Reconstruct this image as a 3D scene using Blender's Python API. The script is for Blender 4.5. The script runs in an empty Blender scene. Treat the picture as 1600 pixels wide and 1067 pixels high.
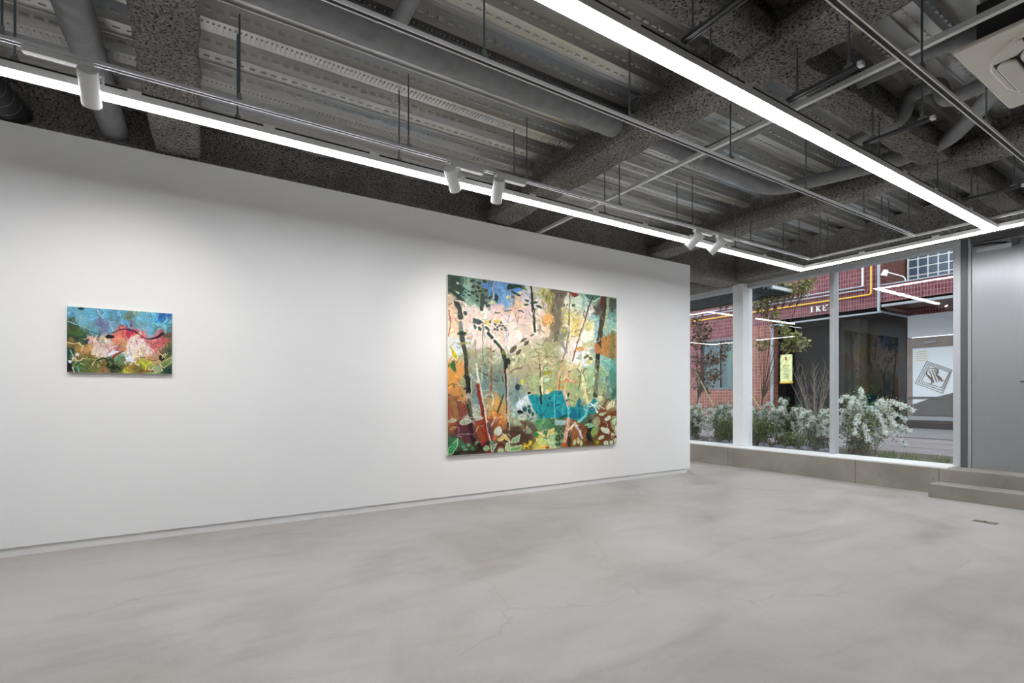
import bpy, math, random
import numpy as np
from mathutils import Vector, noise as mnoise
random.seed(7)
rng = np.random.default_rng(11)
S = bpy.context.scene
COL = S.collection
# ------------------------------------------------------------------ camera
cam = bpy.data.cameras.new('camera')
co = bpy.data.objects.new('camera', cam); COL.objects.link(co)
co.location = (0, 0, 1.073)
co.rotation_euler = (math.pi/2, 0, -math.atan2(0.529, 0.8486))
cam.sensor_width = 36.0; cam.lens = 775/1600*36.0
cam.shift_y = (618-533.5)/1600; cam.clip_start = .05
S.camera = co
# ------------------------------------------------------------------ sky, exposure, light levels
SKY = 3.4
BAR_E = 36
SPOT_W = 26
S.view_settings.view_transform = 'Standard'; S.view_settings.look = 'None'
S.view_settings.gamma = 1; S.view_settings.use_curve_mapping = False
S.view_settings.exposure = 0.0
w = bpy.data.worlds.new('overcast_sky'); S.world = w; w.use_nodes = True
bg = w.node_tree.nodes['Background']; bg.inputs[0].default_value = (.86, .93, 1.0, 1); bg.inputs[1].default_value = SKY
S.cycles.max_bounces = 8; S.cycles.diffuse_bounces = 5; S.cycles.transparent_max_bounces = 16

# ------------------------------------------------------------------ materials
def lin(c):
    return tuple(((v/255)/12.92 if v/255 <= .04045 else ((v/255+.055)/1.055)**2.4) for v in c)
MATS = {}
def _new(name):
    m = bpy.data.materials.new(name); m.use_nodes = True
    nt = m.node_tree; b = nt.nodes['Principled BSDF']
    MATS[name] = m
    return m, nt, b
def N(nt, t, **kw):
    n = nt.nodes.new(t)
    for k, v in kw.items():
        if k.startswith('i_'): n.inputs[k[2:].replace('_', ' ')].default_value = v
        else: setattr(n, k, v)
    return n
def L(nt, a, b): nt.links.new(a, b)
def ramp(nt, fac, stops, interp='LINEAR'):
    r = nt.nodes.new('ShaderNodeValToRGB'); r.color_ramp.interpolation = interp
    el = r.color_ramp.elements
    while len(el) < len(stops): el.new(.5)
    for e, (p, c) in zip(el, stops):
        e.position = p; e.color = (c[0], c[1], c[2], 1)
    L(nt, fac, r.inputs[0]); return r
def plain(name, rgb, rough=.6, metal=0.0, var=.08, scale=8.0, bump=0.0, bscale=60.0, spec=.5, stretch=None):
    m, nt, b = _new(name)
    c = lin(rgb)
    tc = N(nt, 'ShaderNodeTexCoord'); mp = N(nt, 'ShaderNodeMapping')
    if stretch: mp.inputs['Scale'].default_value = stretch
    L(nt, tc.outputs['Object'], mp.inputs[0])
    nz = N(nt, 'ShaderNodeTexNoise', i_Scale=scale, i_Detail=4.0); L(nt, mp.outputs[0], nz.inputs['Vector'])
    r = ramp(nt, nz.outputs[0], [(.3, [v*(1-var) for v in c]), (.7, [min(1, v*(1+var)) for v in c])])
    L(nt, r.outputs[0], b.inputs['Base Color'])
    b.inputs['Roughness'].default_value = rough; b.inputs['Metallic'].default_value = metal
    b.inputs['Specular IOR Level'].default_value = spec
    if bump:
        n2 = N(nt, 'ShaderNodeTexNoise', i_Scale=bscale, i_Detail=5.0); L(nt, mp.outputs[0], n2.inputs['Vector'])
        bp = N(nt, 'ShaderNodeBump', i_Strength=bump, i_Distance=.01); L(nt, n2.outputs[0], bp.inputs['Height'])
        L(nt, bp.outputs[0], b.inputs['Normal'])
    return m
def emis(name, rgb, strength):
    m, nt, b = _new(name)
    b.inputs['Base Color'].default_value = (*lin(rgb), 1)
    b.inputs['Emission Color'].default_value = (*lin(rgb), 1); b.inputs['Emission Strength'].default_value = strength
    return m
plain('white_wall', (238, 238, 238), .75, var=.012, scale=2.0, bump=.03, bscale=180, spec=.25)
plain('grey_wall', (122, 121, 119), .85, var=.06, scale=1.5)
plain('white_base', (225, 225, 225), .6, var=.03)
plain('white_paint', (232, 233, 234), .45, var=.02)
plain('white_metal', (225, 226, 226), .4, var=.02)
plain('bar_metal', (232, 232, 230), .45, var=.02)
plain('black', (14, 14, 15), .5, var=.1)
plain('rail_metal', (226, 227, 228), .35, .2, var=.03)
plain('rail_dark', (70, 71, 72), .4, .4, var=.05)
plain('rod_steel', (116, 128, 136), .45, .55, var=.15, scale=30)
plain('steel_clip', (150, 155, 158), .35, .7, var=.1, scale=30)
plain('frame_alu', (186, 190, 194), .4, .35, var=.03)
plain('frame_dark', (96, 98, 100), .4, .5, var=.05)
plain('pipe_wrap', (128, 129, 131), .55, .0, var=.16, scale=14, bump=.25, bscale=22)
plain('flex_dark', (52, 52, 52), .5, .2, var=.2, scale=12)
plain('ac_white', (226, 221, 210), .4, var=.01)
plain('ac_gap', (40, 40, 40), .6)
plain('bamboo', (200, 182, 140), .6, var=.15, scale=20)
plain('bark', (112, 98, 84), .8, var=.3, scale=30)
plain('bark_pale', (142, 128, 116), .8, var=.3, scale=30)
plain('sign_yellow', (222, 224, 158), .5, var=.03)
plain('print_red', (150, 60, 50), .6); plain('print_dark', (70, 66, 60), .6)
plain('gold_print', (104, 86, 68), .5, .1, var=.2, scale=18)
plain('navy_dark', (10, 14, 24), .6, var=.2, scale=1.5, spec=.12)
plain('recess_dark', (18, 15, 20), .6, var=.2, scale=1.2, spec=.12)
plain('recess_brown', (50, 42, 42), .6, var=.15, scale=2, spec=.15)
plain('granite', (112, 111, 112), .7, var=.22, scale=30)
plain('road', (124, 116, 118), .8, var=.10, scale=2.2, bump=.2, bscale=80)
plain('rock', (104, 110, 122), .75, var=.4, scale=9, bump=.5, bscale=20)
plain('soil', (86, 78, 66), .95, var=.35, scale=18, bump=.6, bscale=40)
plain('yellow_pipe', (226, 180, 60), .5, var=.06)
plain('grey_pipe', (160, 164, 172), .5, var=.06)
plain('door_white', (222, 226, 232), .5, var=.01)
plain('door_brown', (92, 88, 86), .5, var=.05)
plain('copper_frame', (140, 126, 120), .4, .4, var=.15, scale=5)
plain('curtain', (96, 118, 116), .8, var=.25, scale=3, stretch=(1, 8, .3))
plain('shop_glass', (60, 84, 88), .12, var=.3, scale=1.6)
plain('block_glass', (70, 84, 100), .25, var=.25, scale=9)
plain('ledge_grey', (150, 152, 158), .6, var=.06)
plain('paper', (226, 226, 218), .7, var=.02)
plain('canopy', (78, 92, 98), .6, .2, var=.15)
plain('plate_brass', (128, 120, 106), .45, .6, var=.1, scale=20)
plain('linen', (226, 222, 212), .85, var=.03, scale=60)
emis('diffuser', (252, 253, 255), BAR_E)
emis('lens_glow', (255, 244, 226), 6.0)

def m_galv():
    m, nt, b = _new('galvanized_deck')
    tc = N(nt, 'ShaderNodeTexCoord'); mp = N(nt, 'ShaderNodeMapping'); mp.inputs['Scale'].default_value = (.35, 5, 5)
    L(nt, tc.outputs['Object'], mp.inputs[0])
    nz = N(nt, 'ShaderNodeTexNoise', i_Scale=1.3, i_Detail=6.0, i_Roughness=.6); L(nt, mp.outputs[0], nz.inputs['Vector'])
    r = ramp(nt, nz.outputs[0], [(.3, lin((172, 174, 175))), (.5, lin((208, 206, 201))), (.7, lin((206, 213, 220)))])
    L(nt, r.outputs[0], b.inputs['Base Color'])
    b.inputs['Metallic'].default_value = .85
    r2 = ramp(nt, nz.outputs[0], [(.3, (.30,)*3), (.7, (.46,)*3)]); L(nt, r2.outputs[0], b.inputs['Roughness'])
m_galv()
def m_spray():
    m, nt, b = _new('rock_wool_spray')
    tc = N(nt, 'ShaderNodeTexCoord')
    mp = N(nt, 'ShaderNodeMapping'); mp.inputs['Scale'].default_value = (.62, .62, 1); mp.inputs['Rotation'].default_value = (0, 0, .5)
    L(nt, tc.outputs['Object'], mp.inputs[0])
    n1 = N(nt, 'ShaderNodeTexNoise', i_Scale=118.0, i_Detail=3.0, i_Roughness=.6); L(nt, mp.outputs[0], n1.inputs['Vector'])
    n2 = N(nt, 'ShaderNodeTexNoise', i_Scale=4.0, i_Detail=4.0); L(nt, tc.outputs['Object'], n2.inputs['Vector'])
    r = ramp(nt, n1.outputs[0], [(.35, lin((34, 33, 32))), (.45, lin((122, 119, 115))), (.7, lin((170, 167, 162)))])  # dark pit specks; part of the shade inside the pits is put into this colour
    r2 = ramp(nt, n2.outputs[0], [(.3, (.72,)*3), (.7, (1.06,)*3)])
    mx = N(nt, 'ShaderNodeMix', data_type='RGBA', blend_type='MULTIPLY'); mx.inputs[0].default_value = 1
    L(nt, r.outputs[0], mx.inputs[6]); L(nt, r2.outputs[0], mx.inputs[7]); L(nt, mx.outputs[2], b.inputs['Base Color'])
    b.inputs['Roughness'].default_value = .95; b.inputs['Specular IOR Level'].default_value = .1
    bp = N(nt, 'ShaderNodeBump', i_Strength=.9, i_Distance=.012); L(nt, n1.outputs[0], bp.inputs['Height']); L(nt, bp.outputs[0], b.inputs['Normal'])
m_spray()
def m_floor():
    m, nt, b = _new('trowelled_concrete')
    tc = N(nt, 'ShaderNodeTexCoord')
    n1 = N(nt, 'ShaderNodeTexNoise', i_Scale=.9, i_Detail=7.0, i_Roughness=.6, i_Distortion=.5); L(nt, tc.outputs['Object'], n1.inputs['Vector'])
    mp = N(nt, 'ShaderNodeMapping'); mp.inputs['Scale'].default_value = (1, 3.2, 1); mp.inputs['Rotation'].default_value = (0, 0, .7)
    L(nt, tc.outputs['Object'], mp.inputs[0])
    n2 = N(nt, 'ShaderNodeTexNoise', i_Scale=1.2, i_Detail=5.0, i_Distortion=1.2); L(nt, mp.outputs[0], n2.inputs['Vector'])
    n3 = N(nt, 'ShaderNodeTexNoise', i_Scale=160.0, i_Detail=2.0); L(nt, tc.outputs['Object'], n3.inputs['Vector'])
    r = ramp(nt, n1.outputs[0], [(.30, lin((152, 146, 140))), (.50, lin((172, 168, 164))), (.72, lin((181, 179, 176)))])
    r2 = ramp(nt, n2.outputs[0], [(.30, (.84, .83, .82)), (.50, (.98,)*3), (.75, (1.05,)*3)])
    r3 = ramp(nt, n3.outputs[0], [(.3, (.93,)*3), (.6, (1,)*3)])
    def mul(a, c):
        mx = N(nt, 'ShaderNodeMix', data_type='RGBA', blend_type='MULTIPLY'); mx.inputs[0].default_value = 1
        L(nt, a, mx.inputs[6]); L(nt, c, mx.inputs[7]); return mx.outputs[2]
    c = mul(mul(r.outputs[0], r2.outputs[0]), r3.outputs[0])
    # hairline cracks
    wv = N(nt, 'ShaderNodeTexNoise', i_Scale=3.0, i_Detail=5.0); L(nt, tc.outputs['Object'], wv.inputs['Vector'])
    va = N(nt, 'ShaderNodeVectorMath', operation='MULTIPLY_ADD'); va.inputs[1].default_value = (.5, .5, 0)
    L(nt, wv.outputs['Color'], va.inputs[0]); L(nt, tc.outputs['Object'], va.inputs[2])
    vo = N(nt, 'ShaderNodeTexVoronoi', feature='DISTANCE_TO_EDGE', i_Scale=.42); L(nt, va.outputs[0], vo.inputs['Vector'])
    rc = ramp(nt, vo.outputs[0], [(0.0, (.86,)*3), (.0016, (1,)*3)])
    cm = ramp(nt, n1.outputs[0], [(.46, (0,)*3), (.56, (1,)*3)])
    cx = N(nt, 'ShaderNodeMix', data_type='RGBA'); cx.inputs[6].default_value = (1, 1, 1, 1)
    L(nt, cm.outputs[0], cx.inputs[0]); L(nt, rc.outputs[0], cx.inputs[7])
    c = mul(c, cx.outputs[2]); L(nt, c, b.inputs['Base Color'])
    rr = ramp(nt, n2.outputs[0], [(.3, (.36,)*3), (.7, (.50,)*3)]); L(nt, rr.outputs[0], b.inputs['Roughness'])
    b.inputs['Specular IOR Level'].default_value = .45
    bp = N(nt, 'ShaderNodeBump', i_Strength=.06, i_Distance=.01); L(nt, n1.outputs[0], bp.inputs['Height']); L(nt, bp.outputs[0], b.inputs['Normal'])
m_floor()
def m_kerb():
    m, nt, b = _new('cast_concrete')
    tc = N(nt, 'ShaderNodeTexCoord')
    n1 = N(nt, 'ShaderNodeTexNoise', i_Scale=2.2, i_Detail=7.0); L(nt, tc.outputs['Object'], n1.inputs['Vector'])
    n2 = N(nt, 'ShaderNodeTexNoise', i_Scale=26.0, i_Detail=3.0); L(nt, tc.outputs['Object'], n2.inputs['Vector'])
    r = ramp(nt, n1.outputs[0], [(.3, lin((132, 127, 118))), (.7, lin((160, 155, 146)))])
    r2 = ramp(nt, n2.outputs[0], [(.27, (.62,)*3), (.34, (1,)*3)])
    mx = N(nt, 'ShaderNodeMix', data_type='RGBA', blend_type='MULTIPLY'); mx.inputs[0].default_value = 1
    L(nt, r.outputs[0], mx.inputs[6]); L(nt, r2.outputs[0], mx.inputs[7]); L(nt, mx.outputs[2], b.inputs['Base Color'])
    b.inputs['Roughness'].default_value = .6
m_kerb()
def m_brushed():
    m, nt, b = _new('brushed_steel')
    tc = N(nt, 'ShaderNodeTexCoord'); mp = N(nt, 'ShaderNodeMapping'); mp.inputs['Scale'].default_value = (1, 60, 1.5)
    L(nt, tc.outputs['Object'], mp.inputs[0])
    n1 = N(nt, 'ShaderNodeTexNoise', i_Scale=3.0, i_Detail=4.0); L(nt, mp.outputs[0], n1.inputs['Vector'])
    r = ramp(nt, n1.outputs[0], [(.3, lin((162, 164, 167))), (.7, lin((166, 168, 172)))]); L(nt, r.outputs[0], b.inputs['Base Color'])
    b.inputs['Metallic'].default_value = .8; b.inputs['Roughness'].default_value = .34
m_brushed()
def m_tile(name, c1, c2, grout, axis, tw=.062, th=.118):
    m, nt, b = _new(name)
    ge = N(nt, 'ShaderNodeNewGeometry'); sx = N(nt, 'ShaderNodeSeparateXYZ'); cb = N(nt, 'ShaderNodeCombineXYZ')
    L(nt, ge.outputs['Position'], sx.inputs[0]); L(nt, sx.outputs[axis], cb.inputs[0]); L(nt, sx.outputs[2], cb.inputs[1])
    br = N(nt, 'ShaderNodeTexBrick'); br.offset = 0; br.squash = 1
    br.inputs['Scale'].default_value = 1; br.inputs['Brick Width'].default_value = tw; br.inputs['Row Height'].default_value = th
    br.inputs['Mortar Size'].default_value = .0045; br.inputs['Mortar Smooth'].default_value = .1; br.inputs['Bias'].default_value = 0
    br.inputs['Color1'].default_value = (*lin(c1), 1); br.inputs['Color2'].default_value = (*lin(c2), 1); br.inputs['Mortar'].default_value = (*lin(grout), 1)
    L(nt, cb.outputs[0], br.inputs['Vector']); L(nt, br.outputs[0], b.inputs['Base Color'])
    b.inputs['Roughness'].default_value = .45; b.inputs['Specular IOR Level'].default_value = .2
    inv = N(nt, 'ShaderNodeMath', operation='SUBTRACT'); inv.inputs[0].default_value = 1; L(nt, br.outputs['Fac'], inv.inputs[1])
    bp = N(nt, 'ShaderNodeBump', i_Strength=.4, i_Distance=.004); L(nt, inv.outputs[0], bp.inputs['Height']); L(nt, bp.outputs[0], b.inputs['Normal'])
m_tile('red_tile', (92, 40, 48), (118, 64, 68), (158, 132, 136), 1)
m_tile('red_tile_side', (92, 52, 46), (108, 64, 54), (124, 98, 90), 0)
m_tile('brown_tile', (122, 72, 62), (142, 90, 78), (180, 150, 140), 1, .1, .1)
def m_glass():
    m = bpy.data.materials.new('clear_glass'); m.use_nodes = True; MATS['clear_glass'] = m
    nt = m.node_tree; nt.nodes.clear()
    out = N(nt, 'ShaderNodeOutputMaterial'); mix = N(nt, 'ShaderNodeMixShader')
    tr = N(nt, 'ShaderNodeBsdfTransparent'); tr.inputs[0].default_value = (.965, .985, .98, 1)
    gl = N(nt, 'ShaderNodeBsdfGlossy'); gl.inputs['Roughness'].default_value = 0.0
    ge = N(nt, 'ShaderNodeNewGeometry'); dt = N(nt, 'ShaderNodeVectorMath', operation='DOT_PRODUCT')
    L(nt, ge.outputs['Incoming'], dt.inputs[0]); L(nt, ge.outputs['Normal'], dt.inputs[1])
    ab = N(nt, 'ShaderNodeMath', operation='ABSOLUTE'); L(nt, dt.outputs['Value'], ab.inputs[0])
    om = N(nt, 'ShaderNodeMath', operation='SUBTRACT'); om.inputs[0].default_value = 1; L(nt, ab.outputs[0], om.inputs[1])
    pw = N(nt, 'ShaderNodeMath', operation='POWER'); pw.inputs[1].default_value = 5; L(nt, om.outputs[0], pw.inputs[0])
    ma = N(nt, 'ShaderNodeMath', operation='MULTIPLY_ADD'); ma.inputs[1].default_value = .955; ma.inputs[2].default_value = .042; L(nt, pw.outputs[0], ma.inputs[0])
    L(nt, ma.outputs[0], mix.inputs[0]); L(nt, tr.outputs[0], mix.inputs[1]); L(nt, gl.outputs[0], mix.inputs[2]); L(nt, mix.outputs[0], out.inputs[0])
m_glass()
def m_leaf(name, c1, c2, rough=.5, trans=.2):
    m, nt, b = _new(name)
    ge = N(nt, 'ShaderNodeNewGeometry')
    r = ramp(nt, ge.outputs['Random Per Island'], [(0, lin(c1)), (1, lin(c2))]); L(nt, r.outputs[0], b.inputs['Base Color'])
    b.inputs['Roughness'].default_value = rough
m_leaf('leaf_green', (70, 92, 48), (128, 142, 76))
m_leaf('leaf_tree', (92, 100, 50), (186, 184, 108))
m_leaf('leaf_dark', (70, 80, 50), (150, 100, 84))
m_leaf('leaf_spirea', (62, 84, 44), (116, 136, 78))
m_leaf('petal_white', (236, 240, 236), (252, 254, 250))

# ------------------------------------------------------------------ mesh builder
class MB:
    def __init__(s): s.v = []; s.f = []
    def box(s, x0, x1, y0, y1, z0, z1):
        n = len(s.v)
        s.v += [(x0,y0,z0),(x1,y0,z0),(x1,y1,z0),(x0,y1,z0),(x0,y0,z1),(x1,y0,z1),(x1,y1,z1),(x0,y1,z1)]
        s.f += [tuple(n+i for i in q) for q in ((0,3,2,1),(4,5,6,7),(0,1,5,4),(1,2,6,5),(2,3,7,6),(3,0,4,7))]
        return s
    def tube(s, pts, r, n=10, cap=True):
        P = [Vector(p) for p in pts]; R = r if isinstance(r, (list, tuple)) else [r]*len(P)
        b0 = len(s.v); ref = None
        for i, p in enumerate(P):
            d = (P[min(i+1, len(P)-1)]-P[max(i-1, 0)])
            if d.length < 1e-9: d = Vector((0,0,1))
            d.normalize()
            if ref is None:
                ref = Vector((0,0,1)) if abs(d.z) < .9 else Vector((1,0,0))
            u = (ref - d*ref.dot(d)); u.normalize(); ref = u; v = d.cross(u)
            for k in range(n):
                a = 2*math.pi*k/n
                s.v.append(tuple(p + (u*math.cos(a)+v*math.sin(a))*R[i]))
        for i in range(len(P)-1):
            for k in range(n):
                a = b0+i*n+k; b = b0+i*n+(k+1) % n
                s.f.append((a, b, b+n, a+n))
        if cap:
            s.f.append(tuple(b0+k for k in reversed(range(n)))); e = b0+(len(P)-1)*n; s.f.append(tuple(e+k for k in range(n)))
        return s
    def prism(s, poly, axis, a0, a1):
        """poly: 2-D points (the two other axes in xyz order), extruded along axis from a0 to a1"""
        n = len(s.v); k = len(poly)
        def P(p, a):
            return (a, p[0], p[1]) if axis == 0 else ((p[0], a, p[1]) if axis == 1 else (p[0], p[1], a))
        s.v += [P(p, a0) for p in poly]+[P(p, a1) for p in poly]
        s.f += [tuple(n+i for i in range(k)), tuple(n+k+i for i in reversed(range(k)))]
        for i in range(k):
            j = (i+1) % k; s.f.append((n+j, n+i, n+k+i, n+k+j))
        return s
    def quad(s, a, b, c, d):
        n = len(s.v); s.v += [tuple(a), tuple(b), tuple(c), tuple(d)]; s.f.append((n, n+1, n+2, n+3)); return s
    def tri(s, a, b, c):
        n = len(s.v); s.v += [tuple(a), tuple(b), tuple(c)]; s.f.append((n, n+1, n+2)); return s
    def build(s, name, mat, parent=None, smooth=False, bevel=0, fix=True, **props):
        org = Vector(parent['_o']) if parent is not None else None
        if org is None:
            A = np.array(s.v); lo = A.min(0); hi = A.max(0)
            org = Vector(((lo[0]+hi[0])/2, (lo[1]+hi[1])/2, lo[2]))
        me = bpy.data.meshes.new(name)
        me.from_pydata([(p[0]-org.x, p[1]-org.y, p[2]-org.z) for p in s.v], [], s.f)
        if fix:
            import bmesh
            bm = bmesh.new(); bm.from_mesh(me); bmesh.ops.recalc_face_normals(bm, faces=bm.faces); bm.to_mesh(me); bm.free()
        if smooth:
            me.shade_smooth()
            me.set_sharp_from_angle(angle=math.radians(45))
        me.materials.append(MATS[mat]); me.update()
        o = bpy.data.objects.new(name, me); COL.objects.link(o)
        if parent is not None: o.parent = parent; o['_o'] = tuple(org)
        else: o.location = org; o['_o'] = tuple(org)
        if bevel:
            bv = o.modifiers.new('bevel', 'BEVEL'); bv.width = bevel; bv.segments = 2; bv.limit_method = 'ANGLE'
        for k, v in props.items(): o[k] = v
        return o
def box(*a): return MB().box(*a)
def thing(name, label, cat, loc, group=None):
    o = bpy.data.objects.new(name, None); COL.objects.link(o); o.location = loc; o.empty_display_size = .1
    o['_o'] = tuple(loc); o['label'] = label; o['category'] = cat
    if group: o['group'] = group
    return o
def sempty(name, label, loc):
    o = bpy.data.objects.new(name, None); COL.objects.link(o); o.location = loc; o['_o'] = tuple(loc); o['kind'] = 'structure'; o['label'] = label
    return o
def ptag(o, label, cat, group=None):
    o['label'] = label; o['category'] = cat
    if group: o['group'] = group
    return o
def bend(pts, rad=.09, n=5):
    """round the inner corners of a polyline"""
    P = [Vector(p) for p in pts]; out = [P[0]]
    for i in range(1, len(P)-1):
        a = (P[i-1]-P[i]); b = (P[i+1]-P[i]); r = min(rad, a.length*.49, b.length*.49)
        p0 = P[i]+a.normalized()*r; p1 = P[i]+b.normalized()*r
        for k in range(n+1):
            t = k/n; out.append(p0*(1-t)**2 + P[i]*2*t*(1-t) + p1*t*t)
    out.append(P[-1]); return [tuple(p) for p in out]

# ================================================================== SETTING
WY = 4.56; WT = 2.89; WX1 = 5.77            # partition plane, top, end
XG = 7.20; KX = 6.80; KZ = .28              # glass, kerb face, kerb top
DZ0, DZ1 = 3.15, 3.245                      # deck flutes
XR, YR, YB = -4.6, -4.6, 10.6               # rear wall, right wall, back-room wall
box(XR, KX, YR, YB, -.12, 0).build('floor', 'trowelled_concrete', kind='structure', label='pale grey trowelled concrete gallery floor')
box(XR, WX1, WY, WY+.10, .06, WT).build('wall_left', 'white_wall', kind='structure', label='long white partition wall carrying the paintings')
box(XR, WX1-.05, WY+.012, WY+.088, 0, .06).build('baseboard_left', 'white_base', kind='structure', label='recessed white base strip under the white wall')
box(XR-.15, XR, YR, YB, 0, 3.3).build('wall_rear', 'grey_wall', kind='structure')
box(XR, XG+.1, YR-.15, YR, 0, 3.3).build('wall_right', 'grey_wall', kind='structure')
box(XR, XG+.1, YB, YB+.15, 0, 3.3).build('wall_back', 'white_wall', kind='structure')

# ---- ribbed metal deck
def deck():
    mb = MB(); P = .30; y = YR; prof = []
    while y < YB:
        prof += [(y, DZ0), (y+.115, DZ0), (y+.145, DZ1), (y+.27, DZ1)]
        y += P
    prof.append((YB, DZ0))
    x0, x1 = XR, XG+.2
    for (a, b) in zip(prof[:-1], prof[1:]):
        mb.quad((x0, a[0], a[1]), (x1, a[0], a[1]), (x1, b[0], b[1]), (x0, b[0], b[1]))
    d = mb.build('ceiling', 'galvanized_deck', kind='structure', fix=False, label='galvanised ribbed metal deck ceiling')
    # embossed dashes rolled into the deck, seam beads
    e = MB(); s = MB()
    y = YR; k = 0
    while y < YB:
        if -1.2 < y < 4.7:
            x = -2.6
            while x < 6.9:
                if k % 2 == 0:      # short cross dashes on the low flats
                    e.box(x, x+.010, y+.030, y+.085, DZ0-.009, DZ0+.001)
                    x += .027
                else:
                    e.box(x, x+.032, y+.052, y+.064, DZ0-.007, DZ0+.001)
                    x += .062
            x = -2.6                # long dashes half way up the flank that faces the room
            while x < 6.9:
                yy = y+.2865; zz = (DZ0+DZ1)/2-.002
                e.box(x, x+.036, yy-.012, yy+.005, zz-.009, zz+.009)
                x += .062
        if k % 2 == 1:
            s.box(XR, XG, y+.106, y+.113, DZ0-.012, DZ0)
        y += P; k += 1
    e.build('deck_emboss', 'galvanized_deck', d, kind='stuff', fix=False)
    s.build('deck_seam', 'galvanized_deck', d)
deck()
box(XR-.15, XG+.35, YR-.15, YB+.15, 3.30, 3.5).build('light_seal_slab', 'cast_concrete', kind='structure')  # unseen slab, added so no sky light leaks into the room
box(XG+.02, XG+.35, YR-.15, YB+.15, 3.5, 5.4).build('sky_block_wall', 'ledge_grey', kind='structure')  # unseen box above the window, added to hold back sky light

# ---- fireproofed steel beams: an I outline thickened by sprayed rock wool, lumpy
def beam(name, axis, c, a0, a1, zb, zt, wf, label, step=.045, dent=.016, ww=None):
    ww = ww or wf*.38; h = wf/2; q = ww/2
    prof = [(-q, zt), (-q*1.02, zb+.13+.06), (-q*1.15, zb+.135), (-h*.93, zb+.115), (-h, zb+.09), (-h, zb+.035), (-h*.93, zb+.008), (-h*.7, zb), (-h*.3, zb-.003),
            (h*.3, zb-.003), (h*.7, zb), (h*.93, zb+.008), (h, zb+.035), (h, zb+.09), (h*.93, zb+.115), (q*1.15, zb+.135), (q*1.02, zb+.19), (q, zt)]
    # refine
    fine = []
    for p, r in zip(prof[:-1], prof[1:]):
        n = max(1, int(math.hypot(r[0]-p[0], r[1]-p[1])/.04))
        for i in range(n): fine.append((p[0]+(r[0]-p[0])*i/n, p[1]+(r[1]-p[1])*i/n))
    fine.append(prof[-1])
    n = int((a1-a0)/step)+1; mb = MB(); k = len(fine)
    for i in range(n+1):
        a = a0+(a1-a0)*i/n
        for (u, z) in fine:
            p = Vector((a*5.0, u*7+c*3, z*7)); q2 = Vector((a*17, u*19, z*19+c))
            d = mnoise.noise(p)*dent + mnoise.noise(q2)*dent*.55
            d2 = mnoise.noise(p+Vector((31, 7, 3)))*dent*.8 + mnoise.noise(q2+Vector((5, 9, 1)))*dent*.5
            over = max(0, (z-(zt-.075))/.075)
            ov = over*max(0, .02+mnoise.noise(Vector((a*3.1, c*9+(2 if u > 0 else 0), 7)))*.09+mnoise.noise(Vector((a*11, c*5+(2 if u > 0 else 0), 1)))*.04)
            uu = u+((d+ov) if u > 0 else -(d+ov)); zz = z+(d2 if z < zt-.01 else 0)
            mb.v.append((a, c+uu, zz) if axis == 0 else (c+uu, a, zz))
    for i in range(n):
        for j in range(k-1):
            b = i*k+j; mb.f.append((b, b+1, b+k+1, b+k))
    for e in (0, n): mb.f.append(tuple(e*k+j for j in range(k)))
    return mb.build(name, 'rock_wool_spray', smooth=True, kind='structure', label=label)
BZ = 2.915
beam('ceiling_beam', 1, -.165, -4.6, 4.72, BZ, 3.2, .30, 'sprayed grey ceiling beam left of the lone spotlight')
beam('ceiling_beam', 1, 2.69, -4.6, 4.72, BZ, 3.2, .30, 'sprayed grey ceiling beam above the spotlights by the large painting')
beam('ceiling_beam', 1, 5.15, -4.6, 4.72, BZ, 3.2, .30, 'sprayed grey ceiling beam nearest the window')
beam('ceiling_beam', 0, 1.58, -4.6, 7.0, BZ+.025, 3.2, .19, 'sprayed ceiling girder over the light bar across the room')
beam('ceiling_beam', 0, 4.80, -4.6, 7.0, 2.79, 3.2, .36, 'sprayed ceiling girder above the white wall', ww=.30)
beam('ceiling_beam', 1, 7.08, -4.6, 10.6, 2.82, 3.2, .34, 'sprayed beam over the shop window', ww=.26)

# ---- kerb, step
kr = sempty('kerb', 'low board-marked concrete kerb under the window', (7.1, 2.5, 0))
jo = [YR, -1.2, .4, 2.124, 2.94, 4.68, 6.42, 8.2, YB]
for a, b in zip(jo[:-1], jo[1:]):
    box(KX, 7.30, a+.002, b-.002, -.1, KZ).build('kerb_panel', 'cast_concrete', kr, bevel=.004)
box(KX+.02, 7.30, YR, YB, -.1, KZ-.01).build('kerb_core', 'cast_concrete', kr)
box(6.53, KX, -.6, 2.13, 0, .14).build('concrete_step', 'cast_concrete', kind='structure', bevel=.004, label='low concrete step in front of the metal door')

# ---- shop window
wn = sempty('window_1', 'floor to ceiling shop window with pale metal frame', (XG, 6, KZ))
box(6.83, 7.27, 2.06, YB, KZ, KZ+.012).build('window_sill', 'white_paint', wn)
box(7.14, 7.27, 2.06, YB, 2.735, 2.80).build('window_header', 'frame_alu', wn)
for y0, y1 in ((3.34, 3.395), (6.9, 6.955), (8.7, 8.755)):
    box(7.14, 7.27, y0, y1, KZ+.012, 2.735).build('mullion', 'frame_alu', wn, bevel=.003)
box(7.125, 7.27, 2.035, 2.10, KZ, 2.80).build('jamb', 'frame_alu', wn, bevel=.003)
for y0, y1 in ((2.10, 3.34), (3.395, 4.58), (4.755, 6.9), (6.955, 8.7), (8.755, YB)):
    box(7.195, 7.205, y0, y1, KZ+.012, 2.735).build('pane', 'clear_glass', wn)
box(7.03, 7.27, 4.58, 4.755, KZ+.012, 2.80).build('column', 'white_paint', kind='structure', bevel=.004, label='square white column between the window panes')
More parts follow.
